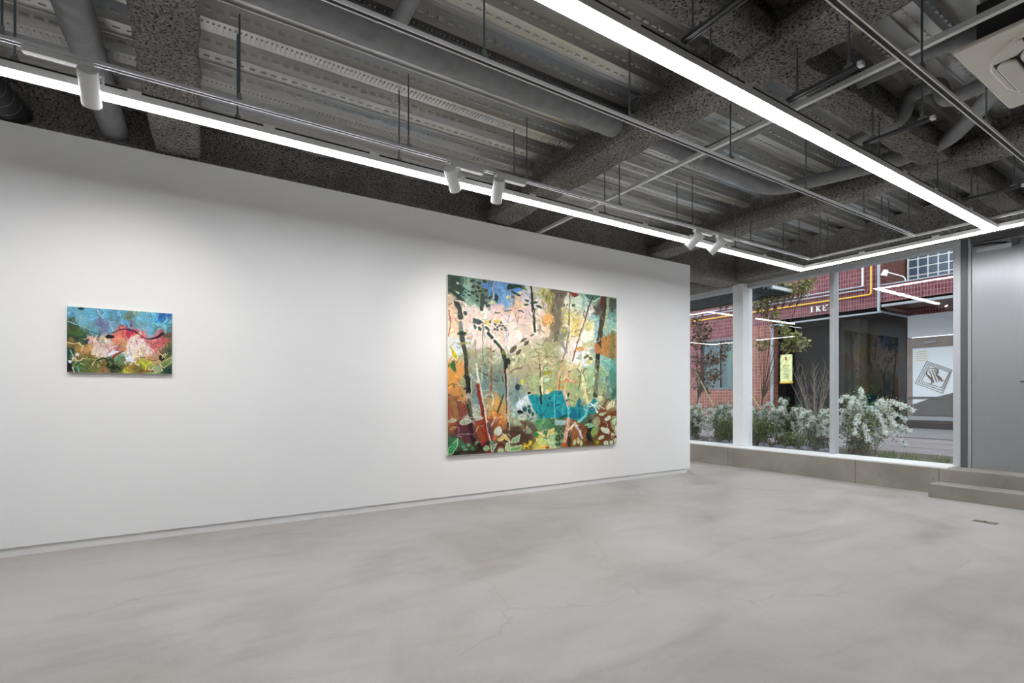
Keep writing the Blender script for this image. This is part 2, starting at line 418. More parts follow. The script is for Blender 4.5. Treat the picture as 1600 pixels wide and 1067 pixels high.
# ---- metal door
dr = sempty('door_1', 'brushed grey metal door beside the shop window', (XG, 1.4, KZ))
box(7.13, 7.27, 1.985, 2.035, KZ, 2.80).build('door_frame', 'frame_dark', dr)
box(7.155, 7.27, 1.955, 1.985, KZ, 2.80).build('door_frame', 'frame_alu', dr)
box(7.13, 7.27, .60, 1.955, 2.735, 2.80).build('door_frame', 'frame_dark', dr)
box(7.165, 7.215, .62, 1.950, KZ+.008, 2.73).build('door_leaf', 'brushed_steel', dr)
cl = box(7.10, 7.165, 1.62, 1.90, 2.615, 2.665).build('door_closer', 'frame_alu', dr, bevel=.006)
MB().tube([(7.12, 1.66, 2.675), (7.11, 1.78, 2.695), (7.13, 1.93, 2.705)], .010, 6).build('closer_arm', 'black', cl)
MB().box(7.115, 7.155, 1.575, 1.63, 2.64, 2.705).build('closer_bracket', 'frame_dark', cl)
hd = MB(); hd.tube([(7.165, 1.52, 1.22), (7.11, 1.52, 1.22)], .011, 8); hd.tube([(7.11, 1.56, 1.22), (7.11, 1.42, 1.22)], .011, 8)
hd.build('handle', 'frame_dark', dr)
box(7.10, 7.30, YR, .60, KZ, 2.9).build('wall_front', 'grey_wall', kind='structure')
box(7.13, 7.30, YR, YB, 2.80, 3.3).build('window_lintel', 'cast_concrete', kind='structure')

# ================================================================== LIGHT BARS
BB, BH = 2.60, .052
def bar(axis, c, a0, a1, label, rods, joints):
    loc = ((a0+a1)/2, c, BB) if axis == 0 else (c, (a0+a1)/2, BB)
    t = thing('linear_light_bar', label, 'light', loc, 'suspended linear light bars')
    def bx(u0, u1, v0, v1, z0, z1): return box(u0, u1, v0, v1, z0, z1) if axis == 0 else box(v0, v1, u0, u1, z0, z1)
    bx(a0, a1, c-.041, c+.041, BB+.006, BB+BH-.010).build('housing', 'bar_metal', t)
    bx(a0, a1, c-.0405, c+.0405, BB+BH-.010, BB+BH).build('top_slot', 'black', t)
    bx(a0+.0005, a1-.0005, c-.038, c+.038, BB, BB+.0065).build('diffuser', 'diffuser', t)
    for a in joints: bx(a-.03, a+.03, c-.042, c+.042, BB+BH-.010, BB+BH+.006).build('joint_clip', 'bar_metal', t)
    for a in rods:
        p = (a, c) if axis == 0 else (c, a)
        r = MB().tube([(p[0], p[1], BB+BH), (p[0], p[1], DZ0+.002)], .0048, 6).build('hanger_rod', 'rod_steel', t)
        m = MB(); m.box(p[0]-.014, p[0]+.014, p[1]-.014, p[1]+.014, BB+BH, BB+BH+.03); m.tube([(p[0], p[1], BB+BH+.03), (p[0], p[1], BB+BH+.05)], .008, 6)
        m.build('rod_clip', 'steel_clip', r)
    return t
RA = [-1.7, -.76, .17, 1.13, 2.05, 2.99, 3.93, 4.86, 5.79]
JA = [-.30, .33, .95, 1.58, 2.2, 2.85, 3.45, 4.1, 4.7, 5.35]
bar(0, 3.26, -3.6, 6.24, 'long white glowing light bar above the white wall with paintings', [r for r in RA if abs(r-2.69) > .1], JA)
bar(1, 6.20, -2.8, 3.22, 'white glowing light bar along the shop window', [2.97, 2.36, 1.80, .9, 0, -1], [2.6, 1.95, 1.2, .3])
bar(0, 1.54, -3.6, 6.16, 'white glowing light bar crossing the room under the girder', [.2, 1.15, 2.1, 3.9, 4.9, 5.8], [.55, 1.55, 2.35, 3.2, 4.2, 4.75, 5.5])
# the room behind the partition (seen mirrored in the window)
bar(0, 5.80, 1.46, 6.50, 'glowing light bar just behind the white partition', [2.0, 4.0, 6.2], [3])
bar(1, 6.54, 5.76, 9.40, 'glowing light bar by the window behind the partition', [6.5, 8.5], [7.5])
bar(0, 9.44, 1.46, 6.58, 'glowing light bar by the far wall behind the partition', [2.0, 4.0, 6.2], [3])
bar(1, 1.42, 5.76, 9.48, 'glowing light bar deep inside the room behind the partition', [6.5, 8.5], [7.5])

# ================================================================== TRACKS
TZ, TH = 2.66, .015
def track(axis, c, a0, a1, label, rods, caps=(False, False), group='lighting tracks', mat='rail_metal'):
    loc = ((a0+a1)/2, c, TZ) if axis == 0 else (c, (a0+a1)/2, TZ)
    t = thing('lighting_track', label, 'track', loc, group)
    def bx(mb, u0, u1, v0, v1, z0, z1): return mb.box(u0, u1, v0, v1, z0, z1) if axis == 0 else mb.box(v0, v1, u0, u1, z0, z1)
    m = MB(); bx(m, a0, a1, c-.016, c-.0095, TZ, TZ+TH); bx(m, a0, a1, c+.0095, c+.016, TZ, TZ+TH); bx(m, a0, a1, c-.015, c+.015, TZ+TH, TZ+TH+.003)
    m.build('rail', mat, t)
    bx(MB(), a0, a1, c-.0095, c+.0095, TZ+.003, TZ+TH).build('slot', 'black', t)
    for e, a, sgn in ((caps[0], a0, -1), (caps[1], a1, 1)):
        if e: bx(MB(), min(a, a+sgn*.022), max(a, a+sgn*.022), c-.017, c+.017, TZ-.002, TZ+TH+.005).build('end_cap', 'white_metal', t, bevel=.003)
    for a in rods:
        p = (a, c) if axis == 0 else (c, a)
        r = MB().tube([(p[0], p[1], TZ+TH), (p[0], p[1], DZ0+.002)], .0048, 6).build('hanger_rod', 'rod_steel', t)
        m = MB(); m.box(p[0]-.012, p[0]+.012, p[1]-.02, p[1]+.02, TZ+TH+.002, TZ+TH+.02); m.tube([(p[0], p[1], TZ+TH+.02), (p[0], p[1], TZ+TH+.045)], .009, 6)
        m.build('rod_clip', 'steel_clip', r)
    return t
track(0, 3.08, -3.6, 6.048, 'pale track holding the spotlights beside the wall-side light bar', RA)
track(1, 6.03, -2.8, 3.06, 'pale track running along the window-side light bar', [2.97, 2.36, 1.80, .9, 0])
track(0, 2.08, -3.6, 6.012, 'empty track midway between the two long light bars', [-.75, .2, 1.14, 2.10, 3.05, 4.01, 4.97, 5.9])
track(0, 1.01, -3.6, 6.012, 'empty track passing beside the ceiling air conditioner', [.2, 1.15, 2.1, 3.02, 3.95, 4.9, 5.8], mat='bar_metal')
for x, lab in ((1.84, 'short cross track nearest the middle of the girder'), (2.69, 'short capped cross track under the beam by the air conditioner'),
               (3.56, 'short capped cross track between the wrapped pipes'), (5.28, 'short capped cross track near the window beam')):
    track(1, x, 1.15, 1.49, lab, [1.19, 1.44], (True, False), 'short cross tracks', 'rail_dark')

# ================================================================== SPOTLIGHTS
def spot(x, target, label, y=3.08, boxdir=-1, size=1.0, drop=.075):
    t = thing('track_spotlight', label, 'spotlight', (x, y, TZ-.05), 'white track spotlights')
    b0, b1 = sorted((x+.02*boxdir*-1, x+.235*boxdir))
    box(b0, b1, y-.019, y+.019, TZ-.030, TZ-.0015).build('adapter', 'white_metal', t, bevel=.003)
    h = Vector((x, y, TZ-.03-drop)); d = (Vector(target)-h).normalized()
    side = d.cross(Vector((0, 0, 1))).normalized()
    m = MB(); s0 = h+side*.050
    m.tube([(x, y, TZ-.03), (x, y, TZ-.047)], .014, 10)
    m.box(min(x, s0.x)-.006, max(x, s0.x)+.006, min(y, s0.y)-.006, max(y, s0.y)+.006, TZ-.052, TZ-.046)
    m.tube([tuple(s0+Vector((0, 0, drop-.018))), tuple(s0-Vector((0, 0, .01)))], .006, 6)
    m.tube([tuple(s0), tuple(h)], .005, 6)
    m.build('yoke', 'white_metal', t)
    r = .041*size; a = h-d*.075*size; b = h+d*.095*size
    bd = MB().tube([tuple(a), tuple(a+d*.004), tuple(b)], [r*.93, r, r], 28, cap=False)
    n = len(bd.v); bd.f.append(tuple(range(28)))
    rim = [tuple(b), tuple(b-d*.0002), tuple(b-d*.02)]
    bo = bd.build('lamp_body', 'white_metal', t, smooth=True)
    MB().tube([tuple(b), tuple(b-d*.022)], [r*.985, r*.8], 28, cap=False).build('reflector', 'black', bo, smooth=True)
    MB().tube([tuple(b-d*.022), tuple(b-d*.024)], r*.8, 20).build('lens', 'lens_glow', bo)
    lt = bpy.data.lights.new('spot_beam', 'SPOT'); lt.energy = SPOT_W; lt.color = (1, .93, .84); lt.spot_size = math.radians(78); lt.spot_blend = 1.0; lt.shadow_soft_size = .02
    lo = bpy.data.objects.new('spot_beam', lt); COL.objects.link(lo); lo.parent = t; lo.location = b+d*.004-Vector(t['_o'])
    lo.rotation_euler = d.to_track_quat('-Z', 'Y').to_euler()
spot(-.46, (-.5, WY, 1.50), 'lone white spotlight aimed at the small painting', boxdir=-1)
spot(1.44, (2.75, WY, 1.45), 'white spotlight beside a twin, first along the track, leaning towards the large painting', boxdir=1)
spot(1.80, (2.35, WY, 1.25), 'white spotlight beside a twin, hanging more upright above the large painting', boxdir=1)
spot(3.98, (3.35, WY, 1.35), 'white spotlight of the window-side pair, nearer the large painting', boxdir=1)
spot(4.32, (3.75, WY, 1.40), 'white spotlight of the window-side pair, nearer the window', boxdir=1)

# ================================================================== PIPES
def pipe(name, pts, r, label, cat, mat='pipe_wrap', rad=.12, wrinkle=.004, rings=False, n=18):
    P = [Vector(p) for p in bend(pts, rad)]; out = []
    for a, b in zip(P[:-1], P[1:]):
        k = max(1, int((b-a).length/.05))
        for i in range(k): out.append(a+(b-a)*i/k)
    out.append(P[-1])
    R = [r+mnoise.noise(Vector((i*.6, r*50, pts[0][0])))*wrinkle for i in range(len(out))]
    o = MB().tube([tuple(p) for p in out], R, n).build(name, mat, smooth=True)
    ptag(o, label, cat)
    return o
pipe('insulated_pipe', [(-.55, -4.4, 3.02), (-.55, 4.66, 3.02)], .085, 'thick grey wrapped pipe crossing over the lone spotlight', 'pipe')
fx = pipe('flexible_duct', [(-1.30, 3.2, 3.03), (-1.20, 3.9, 3.02), (-1.08, 4.70, 2.99)], .095, 'dark flexible duct entering the girder above the white wall', 'duct', 'flex_dark')
for k in range(7):
    yy = 4.05+k*.09; xx = -1.18+(yy-4.05)*.15
    MB().tube([(xx-.0, yy, 3.015-(yy-4.05)*.035), (xx+.001, yy+.008, 3.015-(yy-4.05)*.035)], .0985, 18).build('duct_ring', 'rod_steel', fx)
pd = pipe('insulated_duct', [(-.01, 2.66, 3.045), (2.60, 2.66, 3.045)], .092, 'fat grey wrapped duct running into the beam over the spotlights', 'duct')
br = MB().tube([(.88, 1.75, 3.06), (.88, 2.58, 3.05)], .045, 14).build('branch_pipe', 'pipe_wrap', pd, smooth=True)
pipe('insulated_pipe', [(2.78, 2.66, 3.03), (3.25, 2.66, 3.02), (4.53, 2.66, 2.99), (4.66, 2.2, 2.985), (4.79, 1.83, 2.99), (4.82, 1.47, 3.0), (4.45, 1.18, 3.0), (4.1, .95, 3.0)], .055,
     'grey wrapped pipe bending past the window-side beam to the air conditioner', 'pipe', rad=.2)
pipe('insulated_pipe', [(3.3, 1.88, 2.97), (4.16, 1.88, 2.97), (4.07, 1.46, 2.97), (4.07, 1.44, 3.11), (4.06, 1.26, 3.11), (4.05, 1.24, 2.96), (4.0, .9, 2.96)], .045,
     'grey wrapped pipe with an upward loop beside the girder', 'pipe', rad=.07)
pipe('insulated_pipe', [(3.43, 2.62, 3.03), (3.48, 1.2, 3.03), (3.56, .9, 3.03)], .042, 'slim grey wrapped pipe beneath the steel conduit', 'pipe')
cd = MB(); cd.box(3.205, 3.235, -1.5, 4.64, 2.90, 2.93)
ptag(cd.build('steel_conduit', 'rail_metal'), 'thin straight steel conduit crossing the ceiling from the girder over the white wall', 'conduit')

# ================================================================== CEILING AIR CONDITIONER
ac = thing('ceiling_air_conditioner', 'off-white square cassette air conditioner hung under the deck', 'air conditioner', (3.865, .525, 2.87))
def rrect(cx, cy, w, h, r, n=6):
    out = []
    for sx, sy, a0 in ((1, 1, 0), (-1, 1, 90), (-1, -1, 180), (1, -1, 270)):
        for k in range(n+1):
            a = math.radians(a0+90*k/n); out.append((cx+sx*(w/2-r)+r*math.cos(a), cy+sy*(h/2-r)+r*math.sin(a)))
    return out
ACX, ACY = 3.865, .525
MB().prism(rrect(ACX, ACY, .95, .95, .02), 2, 2.885, 2.91).build('panel', 'ac_white', ac, bevel=.006)
MB().prism(rrect(ACX, ACY, .82, .82, .30, 10), 2, 2.868, 2.888).build('raised_surround', 'ac_white', ac, bevel=.008)
MB().prism(rrect(ACX, ACY, .765, .765, .20, 10), 2, 2.8665, 2.8685).build('outlet_slot', 'ac_gap', ac)
g = MB().prism(rrect(ACX, ACY, .56, .56, .10, 8), 2, 2.853, 2.875).build('intake_grille', 'ac_white', ac, bevel=.006)
MB().prism(rrect(ACX, ACY, .366, .366, .03), 2, 2.8515, 2.8535).build('grille_seam', 'ac_gap', g)
MB().prism(rrect(ACX, ACY, .358, .358, .03), 2, 2.850, 2.8525).build('grille_cover', 'ac_white', g)
for k in range(4):
    ca, sa = math.cos(k*math.pi/2), math.sin(k*math.pi/2)
    poly = [(-.20, .292), (-.225, .315), (-.225, .345), (-.19, .372), (.19, .372), (.225, .345), (.225, .315), (.20, .292)]
    MB().prism([(ACX+p[0]*ca-p[1]*sa, ACY+p[0]*sa+p[1]*ca) for p in poly], 2, 2.846, 2.866).build('louver', 'ac_white', ac, bevel=.007)
    poly = [(.236, .285), (.285, .236), (.378, .232), (.378, .26), (.33, .33), (.26, .378), (.232, .378)]
    MB().prism([(ACX+p[0]*ca-p[1]*sa, ACY+p[0]*sa+p[1]*ca) for p in poly], 2, 2.858, 2.8665).build('corner_cover', 'ac_white', ac, bevel=.003)
box(ACX-.40, ACX+.40, ACY-.40, ACY+.40, 2.91, 3.13).build('casing', 'flex_dark', ac)

# ================================================================== FLOOR OUTLET
fo = thing('floor_outlet', 'small brass floor outlet cover set in the concrete by the step', 'outlet', (5.63, 1.445, 0))
box(5.59, 5.67, 1.37, 1.52, .0003, .003).build('cover_plate', 'plate_brass', fo)
box(5.632, 5.645, 1.44, 1.455, .003, .005).build('latch', 'black', fo)

# ================================================================== PAINTINGS (colour laid on the canvas by a small brush painter)
class Painter:
    def __init__(s, corners, nu, nv, seed):
        u, v = np.meshgrid(np.linspace(0, 1, nu), np.linspace(0, 1, nv))
        src = [(0, 0), (1, 0), (1, 1), (0, 1)]; A = []; B = []
        for (a, b), (x, y) in zip(src, corners):
            A.append([a, b, 1, 0, 0, 0, -a*x, -b*x]); B.append(x); A.append([0, 0, 0, a, b, 1, -a*y, -b*y]); B.append(y)
        h = np.linalg.solve(np.array(A, float), np.array(B, float))
        w = h[6]*u+h[7]*v+1
        s.x = ((h[0]*u+h[1]*v+h[2])/w); s.y = ((h[3]*u+h[4]*v+h[5])/w)
        s.img = np.zeros(s.x.shape+(3,)); s.r = np.random.default_rng(seed); s.nu, s.nv = nu, nv
        s.x0, s.y0 = s.x.copy(), s.y.copy()
    def vn(s, x, y, sc, seed):
        r = np.random.default_rng(seed); T = r.random((64, 64)); fx, fy = x/sc, y/sc
        ix, iy = np.floor(fx).astype(int), np.floor(fy).astype(int); tx, ty = fx-ix, fy-iy
        tx = tx*tx*(3-2*tx); ty = ty*ty*(3-2*ty)
        g = lambda a, b: T[a % 64, b % 64]
        return (g(ix, iy)*(1-tx)+g(ix+1, iy)*tx)*(1-ty)+(g(ix, iy+1)*(1-tx)+g(ix+1, iy+1)*tx)*ty
    def warp(s, amt, sc):
        s.x = s.x0+(s.vn(s.x0, s.y0, sc, 1)-.5)*amt+(s.vn(s.x0, s.y0, sc*.35, 3)-.5)*amt*.5
        s.y = s.y0+(s.vn(s.x0, s.y0, sc, 2)-.5)*amt+(s.vn(s.x0, s.y0, sc*.35, 4)-.5)*amt*.5
    def seeds(s, lst, p=5):
        num = np.zeros_like(s.img); den = np.zeros(s.x.shape)
        for (a, b, c) in lst:
            d = (s.x-a)**2+(s.y-b)**2+9; w = 1/d**(p/2); den += w
            num += w[..., None]*np.array(c, float)
        s.img = num/den[..., None]
    def _mix(s, sl, m, col, al):
        m = np.clip(m, 0, 1)*al
        tex = 1+(s.vn(s.x0[sl], s.y0[sl], 9, 21)-.5)*.22
        s.img[sl] = s.img[sl]*(1-m[..., None])+np.array(col, float)*tex[..., None]*m[..., None]
    def _sl(s, x0, x1, y0, y1, pad):
        k = (s.x0 > x0-pad) & (s.x0 < x1+pad) & (s.y0 > y0-pad) & (s.y0 < y1+pad)
        rr = np.where(k.any(1))[0]; cc = np.where(k.any(0))[0]
        if len(rr) == 0 or len(cc) == 0: return None
        return (slice(rr[0], rr[-1]+1), slice(cc[0], cc[-1]+1))
    def seg(s, sl, p, q):
        x, y = s.x[sl], s.y[sl]; dx, dy = q[0]-p[0], q[1]-p[1]; L2 = dx*dx+dy*dy+1e-9
        t = np.clip(((x-p[0])*dx+(y-p[1])*dy)/L2, 0, 1)
        return np.hypot(x-p[0]-t*dx, y-p[1]-t*dy)
    def line(s, pts, w, col, al=.92, soft=2.0):
        xs = [p[0] for p in pts]; ys = [p[1] for p in pts]; sl = s._sl(min(xs), max(xs), min(ys), max(ys), w+14)
        if sl is None: return
        d = None
        for p, q in zip(pts[:-1], pts[1:]):
            e = s.seg(sl, p, q); d = e if d is None else np.minimum(d, e)
        wv = w/2*(.75+.5*s.vn(s.x0[sl], s.y0[sl], 26, 31))
        s._mix(sl, (wv-d)/soft+.5, col, al)
    def poly(s, pts, col, al=.92, edge=None, ew=5):
        xs = [p[0] for p in pts]; ys = [p[1] for p in pts]; sl = s._sl(min(xs), max(xs), min(ys), max(ys), 16)
        if sl is None: return
        x, y = s.x[sl], s.y[sl]; ins = np.zeros(x.shape, bool); n = len(pts)
        for i in range(n):
            (xa, ya), (xb, yb) = pts[i], pts[(i+1) % n]
            c = ((ya > y) != (yb > y)); ins ^= c & (x < (xb-xa)*(y-ya)/((yb-ya) if yb != ya else 1e-9)+xa)
        s._mix(sl, ins.astype(float), col, al)
        if edge: s.line(list(pts)+[pts[0]], ew, edge, .85, 1.5)
    def dab(s, x, y, w, h, col, ang=0, al=.92, edge=None, ew=4):
        n = 14; a = math.radians(ang); ca, sa = math.cos(a), math.sin(a); P = []
        for k in range(n):
            t = 2*math.pi*k/n; u, v = math.cos(t)*w/2, math.sin(t)*h/2
            P.append((x+u*ca-v*sa, y+u*sa+v*ca))
        s.poly(P, col, al, edge, ew)
    def leaf(s, p, q, w, col, al=.92, edge=None, ew=4):
        dx, dy = q[0]-p[0], q[1]-p[1]; l = math.hypot(dx, dy); nx, ny = -dy/l*w/2, dx/l*w/2
        f = lambda t, k: (p[0]+dx*t+nx*k, p[1]+dy*t+ny*k)
        s.poly([p, f(.2, .7), f(.45, 1), f(.75, .75), q, f(.75, -.75), f(.45, -1), f(.2, -.7)], col, al, edge, ew)
    def brush(s, n, ln, w, jit, vert=.5, region=None):
        """loose strokes in neighbouring colours"""
        H, W = s.x.shape
        for _ in range(n):
            i, j = int(s.r.integers(H)), int(s.r.integers(W)); x, y = s.x0[i, j], s.y0[i, j]
            c = s.img[i, j]*(1+s.r.normal(0, jit))+s.r.normal(0, jit*50, 3); a = s.r.random()*math.pi if s.r.random() > vert else math.pi/2+s.r.normal(0, .3)
            l = ln*(.5+s.r.random()); cu = s.r.normal(0, .5)
            P = [(x+math.cos(a+cu*t)*l*t, y+math.sin(a+cu*t)*l*t) for t in (-.5, 0, .5)]
            s.line(P, w*(.4+s.r.random()), np.clip(c, 8, 246), .7, 1.5)
    def linear(s, gain=1.0):
        c = np.clip(126+(s.img*gain-126)*1.14, 6, 250)/255
        return np.where(c <= .04045, c/12.92, ((c+.055)/1.055)**2.4)
def m_paint():
    m, nt, b = _new('oil_paint')
    at = N(nt, 'ShaderNodeAttribute', attribute_name='paint'); L(nt, at.outputs['Color'], b.inputs['Base Color'])
    b.inputs['Roughness'].default_value = .55; b.inputs['Specular IOR Level'].default_value = .3
    tc = N(nt, 'ShaderNodeTexCoord'); nz = N(nt, 'ShaderNodeTexNoise', i_Scale=120.0, i_Detail=4.0); L(nt, tc.outputs['Object'], nz.inputs['Vector'])
    bp = N(nt, 'ShaderNodeBump', i_Strength=.12, i_Distance=.002); L(nt, nz.outputs[0], bp.inputs['Height']); L(nt, bp.outputs[0], b.inputs['Normal'])
m_paint()
def canvas(x0, x1, z0, z1, depth, pt, label, gain):
    t = thing('painting', label, 'painting', ((x0+x1)/2, WY-depth/2, z0))
    o = t['_o']
    box(x0, x1, WY-depth, WY-.001, z0, z1).build('stretched_canvas', 'linen', t)
    nu, nv = pt.nu, pt.nv
    X = np.linspace(x0, x1, nu); Z = np.linspace(z1, z0, nv); xx, zz = np.meshgrid(X, Z)
    co_ = np.stack([xx-o[0], np.full_like(xx, WY-depth-.0012-o[1]), zz-o[2]], -1).reshape(-1, 3)
    idx = np.arange(nu*nv).reshape(nv, nu)
    q = np.stack([idx[:-1, :-1], idx[1:, :-1], idx[1:, 1:], idx[:-1, 1:]], -1).reshape(-1, 4)
    me = bpy.data.meshes.new('painted_surface')
    me.vertices.add(len(co_)); me.vertices.foreach_set('co', co_.ravel())
    me.loops.add(q.size); me.loops.foreach_set('vertex_index', q.ravel())
    me.polygons.add(len(q)); me.polygons.foreach_set('loop_start', np.arange(0, q.size, 4)); me.update(calc_edges=True)
    ca = me.color_attributes.new('paint', 'FLOAT_COLOR', 'POINT')
    c = np.ones((nu*nv, 4), np.float32); c[:, :3] = pt.linear(gain).reshape(-1, 3); ca.data.foreach_set('color', c.ravel())
    me.materials.append(MATS['oil_paint'])
    ob = bpy.data.objects.new('painted_surface', me); COL.objects.link(ob); ob.parent = t; ob['_o'] = o
    ob['label'] = 'brushed oil paint layer'

def paint_large():
    P = Painter([(65, 35), (995, 165), (995, 985), (65, 1038)], 460, 368, 5)
    P.warp(26, 40)
    P.seeds([(90,60,(70,90,80)),(130,110,(60,80,70)),(160,90,(150,180,165)),(220,60,(130,165,150)),(200,150,(130,165,150)),(240,120,(85,100,90)),(300,100,(95,125,180)),(340,140,(110,150,200)),(400,130,(100,145,195)),(440,100,(90,130,185)),(380,190,(120,160,200)),
      (100,200,(200,180,160)),(90,260,(235,200,180)),(110,330,(240,205,180)),(80,420,(225,225,220)),(130,420,(215,225,225)),(180,250,(235,215,205)),(180,330,(240,220,210)),(220,400,(240,225,215)),(250,300,(240,215,205)),(300,250,(240,215,205)),(350,240,(235,205,190)),(420,230,(225,195,170)),(440,190,(225,195,160)),(480,170,(220,210,210)),(500,130,(215,215,220)),(480,260,(235,210,205)),(520,300,(230,205,190)),(400,290,(240,225,220)),(350,400,(235,210,195)),(430,390,(240,225,215)),(300,400,(230,215,205)),
      (290,480,(170,175,150)),(200,480,(165,170,145)),(220,540,(160,165,140)),(110,560,(220,160,95)),(95,620,(222,158,86)),(125,700,(204,146,86)),(175,640,(150,150,125)),(90,740,(160,100,70)),(110,800,(150,90,65)),(150,780,(130,75,60)),(240,600,(130,150,140)),(240,680,(115,140,140)),(220,740,(120,145,145)),(320,560,(140,150,130)),(320,600,(125,140,130)),(340,680,(120,145,140)),(430,560,(175,170,140)),(430,640,(150,160,145)),(430,720,(130,155,150)),(500,480,(190,185,150)),(560,470,(195,185,150)),(620,450,(170,170,130)),(500,560,(180,170,140)),(560,560,(185,175,140)),(620,560,(165,170,130)),(660,520,(175,170,130)),(550,640,(170,175,135)),(620,640,(170,180,130)),(560,420,(200,195,170)),(540,380,(225,205,190)),(590,330,(230,205,180)),(580,250,(225,205,190)),(610,280,(225,180,120)),(560,200,(225,210,205)),
      (600,140,(190,185,140)),(640,150,(110,100,80)),(690,140,(110,105,90)),(650,220,(115,110,90)),(680,200,(135,125,100)),(650,320,(130,120,90)),(660,380,(140,135,110)),(720,200,(215,220,200)),(760,180,(200,215,195)),(800,190,(160,190,175)),(860,150,(110,150,135)),(840,230,(225,225,215)),(760,260,(220,205,150)),(780,320,(215,190,120)),(740,320,(215,210,170)),(800,330,(235,225,205)),(840,380,(245,240,220)),(860,330,(230,220,170)),(800,430,(240,230,215)),(740,470,(225,215,200)),(790,490,(240,240,235)),(820,520,(225,225,205)),(870,420,(175,200,190)),(880,280,(140,180,185)),(900,250,(90,90,75)),(940,200,(110,130,110)),(970,250,(110,155,145)),(930,330,(150,180,165)),(970,340,(140,185,175)),(940,420,(180,130,75)),(980,440,(185,140,85)),(900,430,(160,120,80)),(930,520,(120,175,165)),(970,540,(105,165,155)),(960,620,(90,145,130)),(985,700,(75,125,110)),(930,640,(140,165,140)),(880,560,(165,195,170)),(840,560,(165,195,165)),(860,620,(170,190,150)),(800,600,(165,180,135)),(760,640,(170,180,130)),(740,580,(195,185,140)),(780,700,(170,180,135)),(840,700,(185,190,140)),(900,700,(175,180,145)),(930,740,(160,160,130)),
      (520,820,(170,190,180)),(470,760,(200,215,220)),(450,850,(160,170,140)),(500,860,(110,110,85)),(560,860,(120,150,110)),(600,900,(95,140,100)),(650,880,(80,110,75)),(680,940,(70,100,70)),(640,960,(170,200,150)),(560,960,(200,200,90)),(600,1000,(210,190,80)),(740,930,(110,70,40)),(760,900,(170,130,90)),(800,900,(140,90,55)),(830,860,(90,105,85)),(850,960,(110,90,50)),(880,900,(140,165,110)),(920,860,(120,70,45)),(950,820,(130,80,50)),(980,830,(180,190,150)),(960,900,(160,170,130)),(920,960,(130,90,50)),(980,960,(150,170,120)),
      (90,850,(170,110,80)),(130,880,(110,55,60)),(180,880,(95,60,70)),(160,930,(90,60,60)),(230,880,(150,75,45)),(270,900,(140,60,40)),(230,980,(80,55,50)),(180,1000,(75,70,60)),(300,880,(130,80,60)),(330,840,(200,130,70)),(340,800,(190,150,95)),(360,920,(150,110,80)),(400,960,(130,120,80)),(430,900,(90,70,60)),(480,950,(90,75,60)),(420,1000,(150,175,130)),(340,1000,(90,60,55)),(120,960,(60,120,80)),(260,800,(170,150,120)),(220,800,(175,180,165)),(200,830,(190,200,185)),(320,700,(150,150,120)),(330,750,(200,160,100))])
    P.brush(1700, 40, 9, .13)
    P.warp(5, 26)
    def Q(ox, oy):
        T = lambda pts: [(x/2+ox, y/2+oy) for x, y in pts]
        class q: pass
        q.line = lambda pts, w, c, al=.92: P.line(T(pts), w/2, c, al, 1.5)
        q.poly = lambda pts, c, al=.92, e=None: P.poly(T(pts), c, al, e, 4)
        q.dab = lambda x, y, w, h, c, a=0, al=.92, e=None: P.dab(x/2+ox, y/2+oy, w/2, h/2, c, a, al, e, 3)
        q.leaf = lambda a, b, w, c, e=None, al=.92: P.leaf(*T([a, b]), w/2, c, al, e, 3.5)
        return q
    CR = (228, 222, 200)
    q = Q(35.6, 17.8)
    q.poly([(80,60),(185,50),(190,140),(140,200),(80,160)], (62,78,68), .8); q.dab(165,128,34,24,(205,220,210),20)
    q.dab(160,240,50,36,(190,210,195)); q.line([(85,205),(150,260),(235,345)], 40, (52,72,62))
    for x, y in ((250,235),(285,225),(230,270),(290,265)): q.dab(x, y, 52, 30, (38,84,80), random.uniform(-40, 40), e=(170,195,180))
    q.poly([(305,70),(560,105),(540,300),(440,410),(420,420),(300,300),(330,150)], (104,126,110), .55)
    q.poly([(380,100),(540,140),(520,250),(470,190),(400,140)], (100,140,205), .85)
    for x, y in ((330,100),(400,130),(460,110),(340,170),(390,180),(440,205),(360,232),(410,222),(470,215),(380,322),(330,240),(480,290),(520,290),(380,272),(470,350),(500,380)):
        q.dab(x, y, 62, 40, (58,72,62), random.uniform(-50, 50), .88, (140,160,140))
    q.line([(440,260),(430,420)], 42, (66,82,68)); q.line([(500,150),(530,190),(510,260)], 16, (90,150,215))
    q.poly([(570,110),(730,135),(870,190),(860,220),(640,345),(600,350),(560,250)], (115,160,205), .85)
    q.line([(620,160),(680,230),(660,330)], 22, (140,180,215), .6); q.line([(760,200),(860,200)], 40, (92,140,205), .8)
    q.poly([(575,235),(612,290),(595,345),(558,315)], (28,66,48))
    q.poly([(720,135),(900,165),(915,208),(830,180),(750,195),(720,215),(700,190)], (38,60,34)); q.line([(750,225),(840,265)], 24, (36,66,62)); q.dab(770,278,50,24,(36,66,56))
    q.line([(880,170),(918,205)], 16, (120,140,40))
    for x, y, r in ((715,287,44),(845,240,36),(545,345,44)): q.dab(x, y, r, r*.9, (225,235,140))
    q.line([(965,165),(980,300),(990,440)], 24, (34,50,36)); q.leaf((890,318),(955,335),24,(30,75,55)); q.dab(915,375,56,26,(34,90,66)); q.dab(978,352,40,36,(34,84,62))
    q.line([(570,110),(545,200),(555,300)], 10, (215,215,205)); q.line([(735,200),(755,400)], 8, (205,195,185)); q.line([(460,410),(640,345),(850,235)], 8, (190,170,190), .7)
    q.poly([(60,420),(120,330),(190,740),(175,750),(110,620)], (236,200,168), .6)
    q.line([(70,430),(90,540),(85,640),(62,720)], 10, (150,80,55)); q.line([(70,370),(100,358)], 12, (150,90,60))
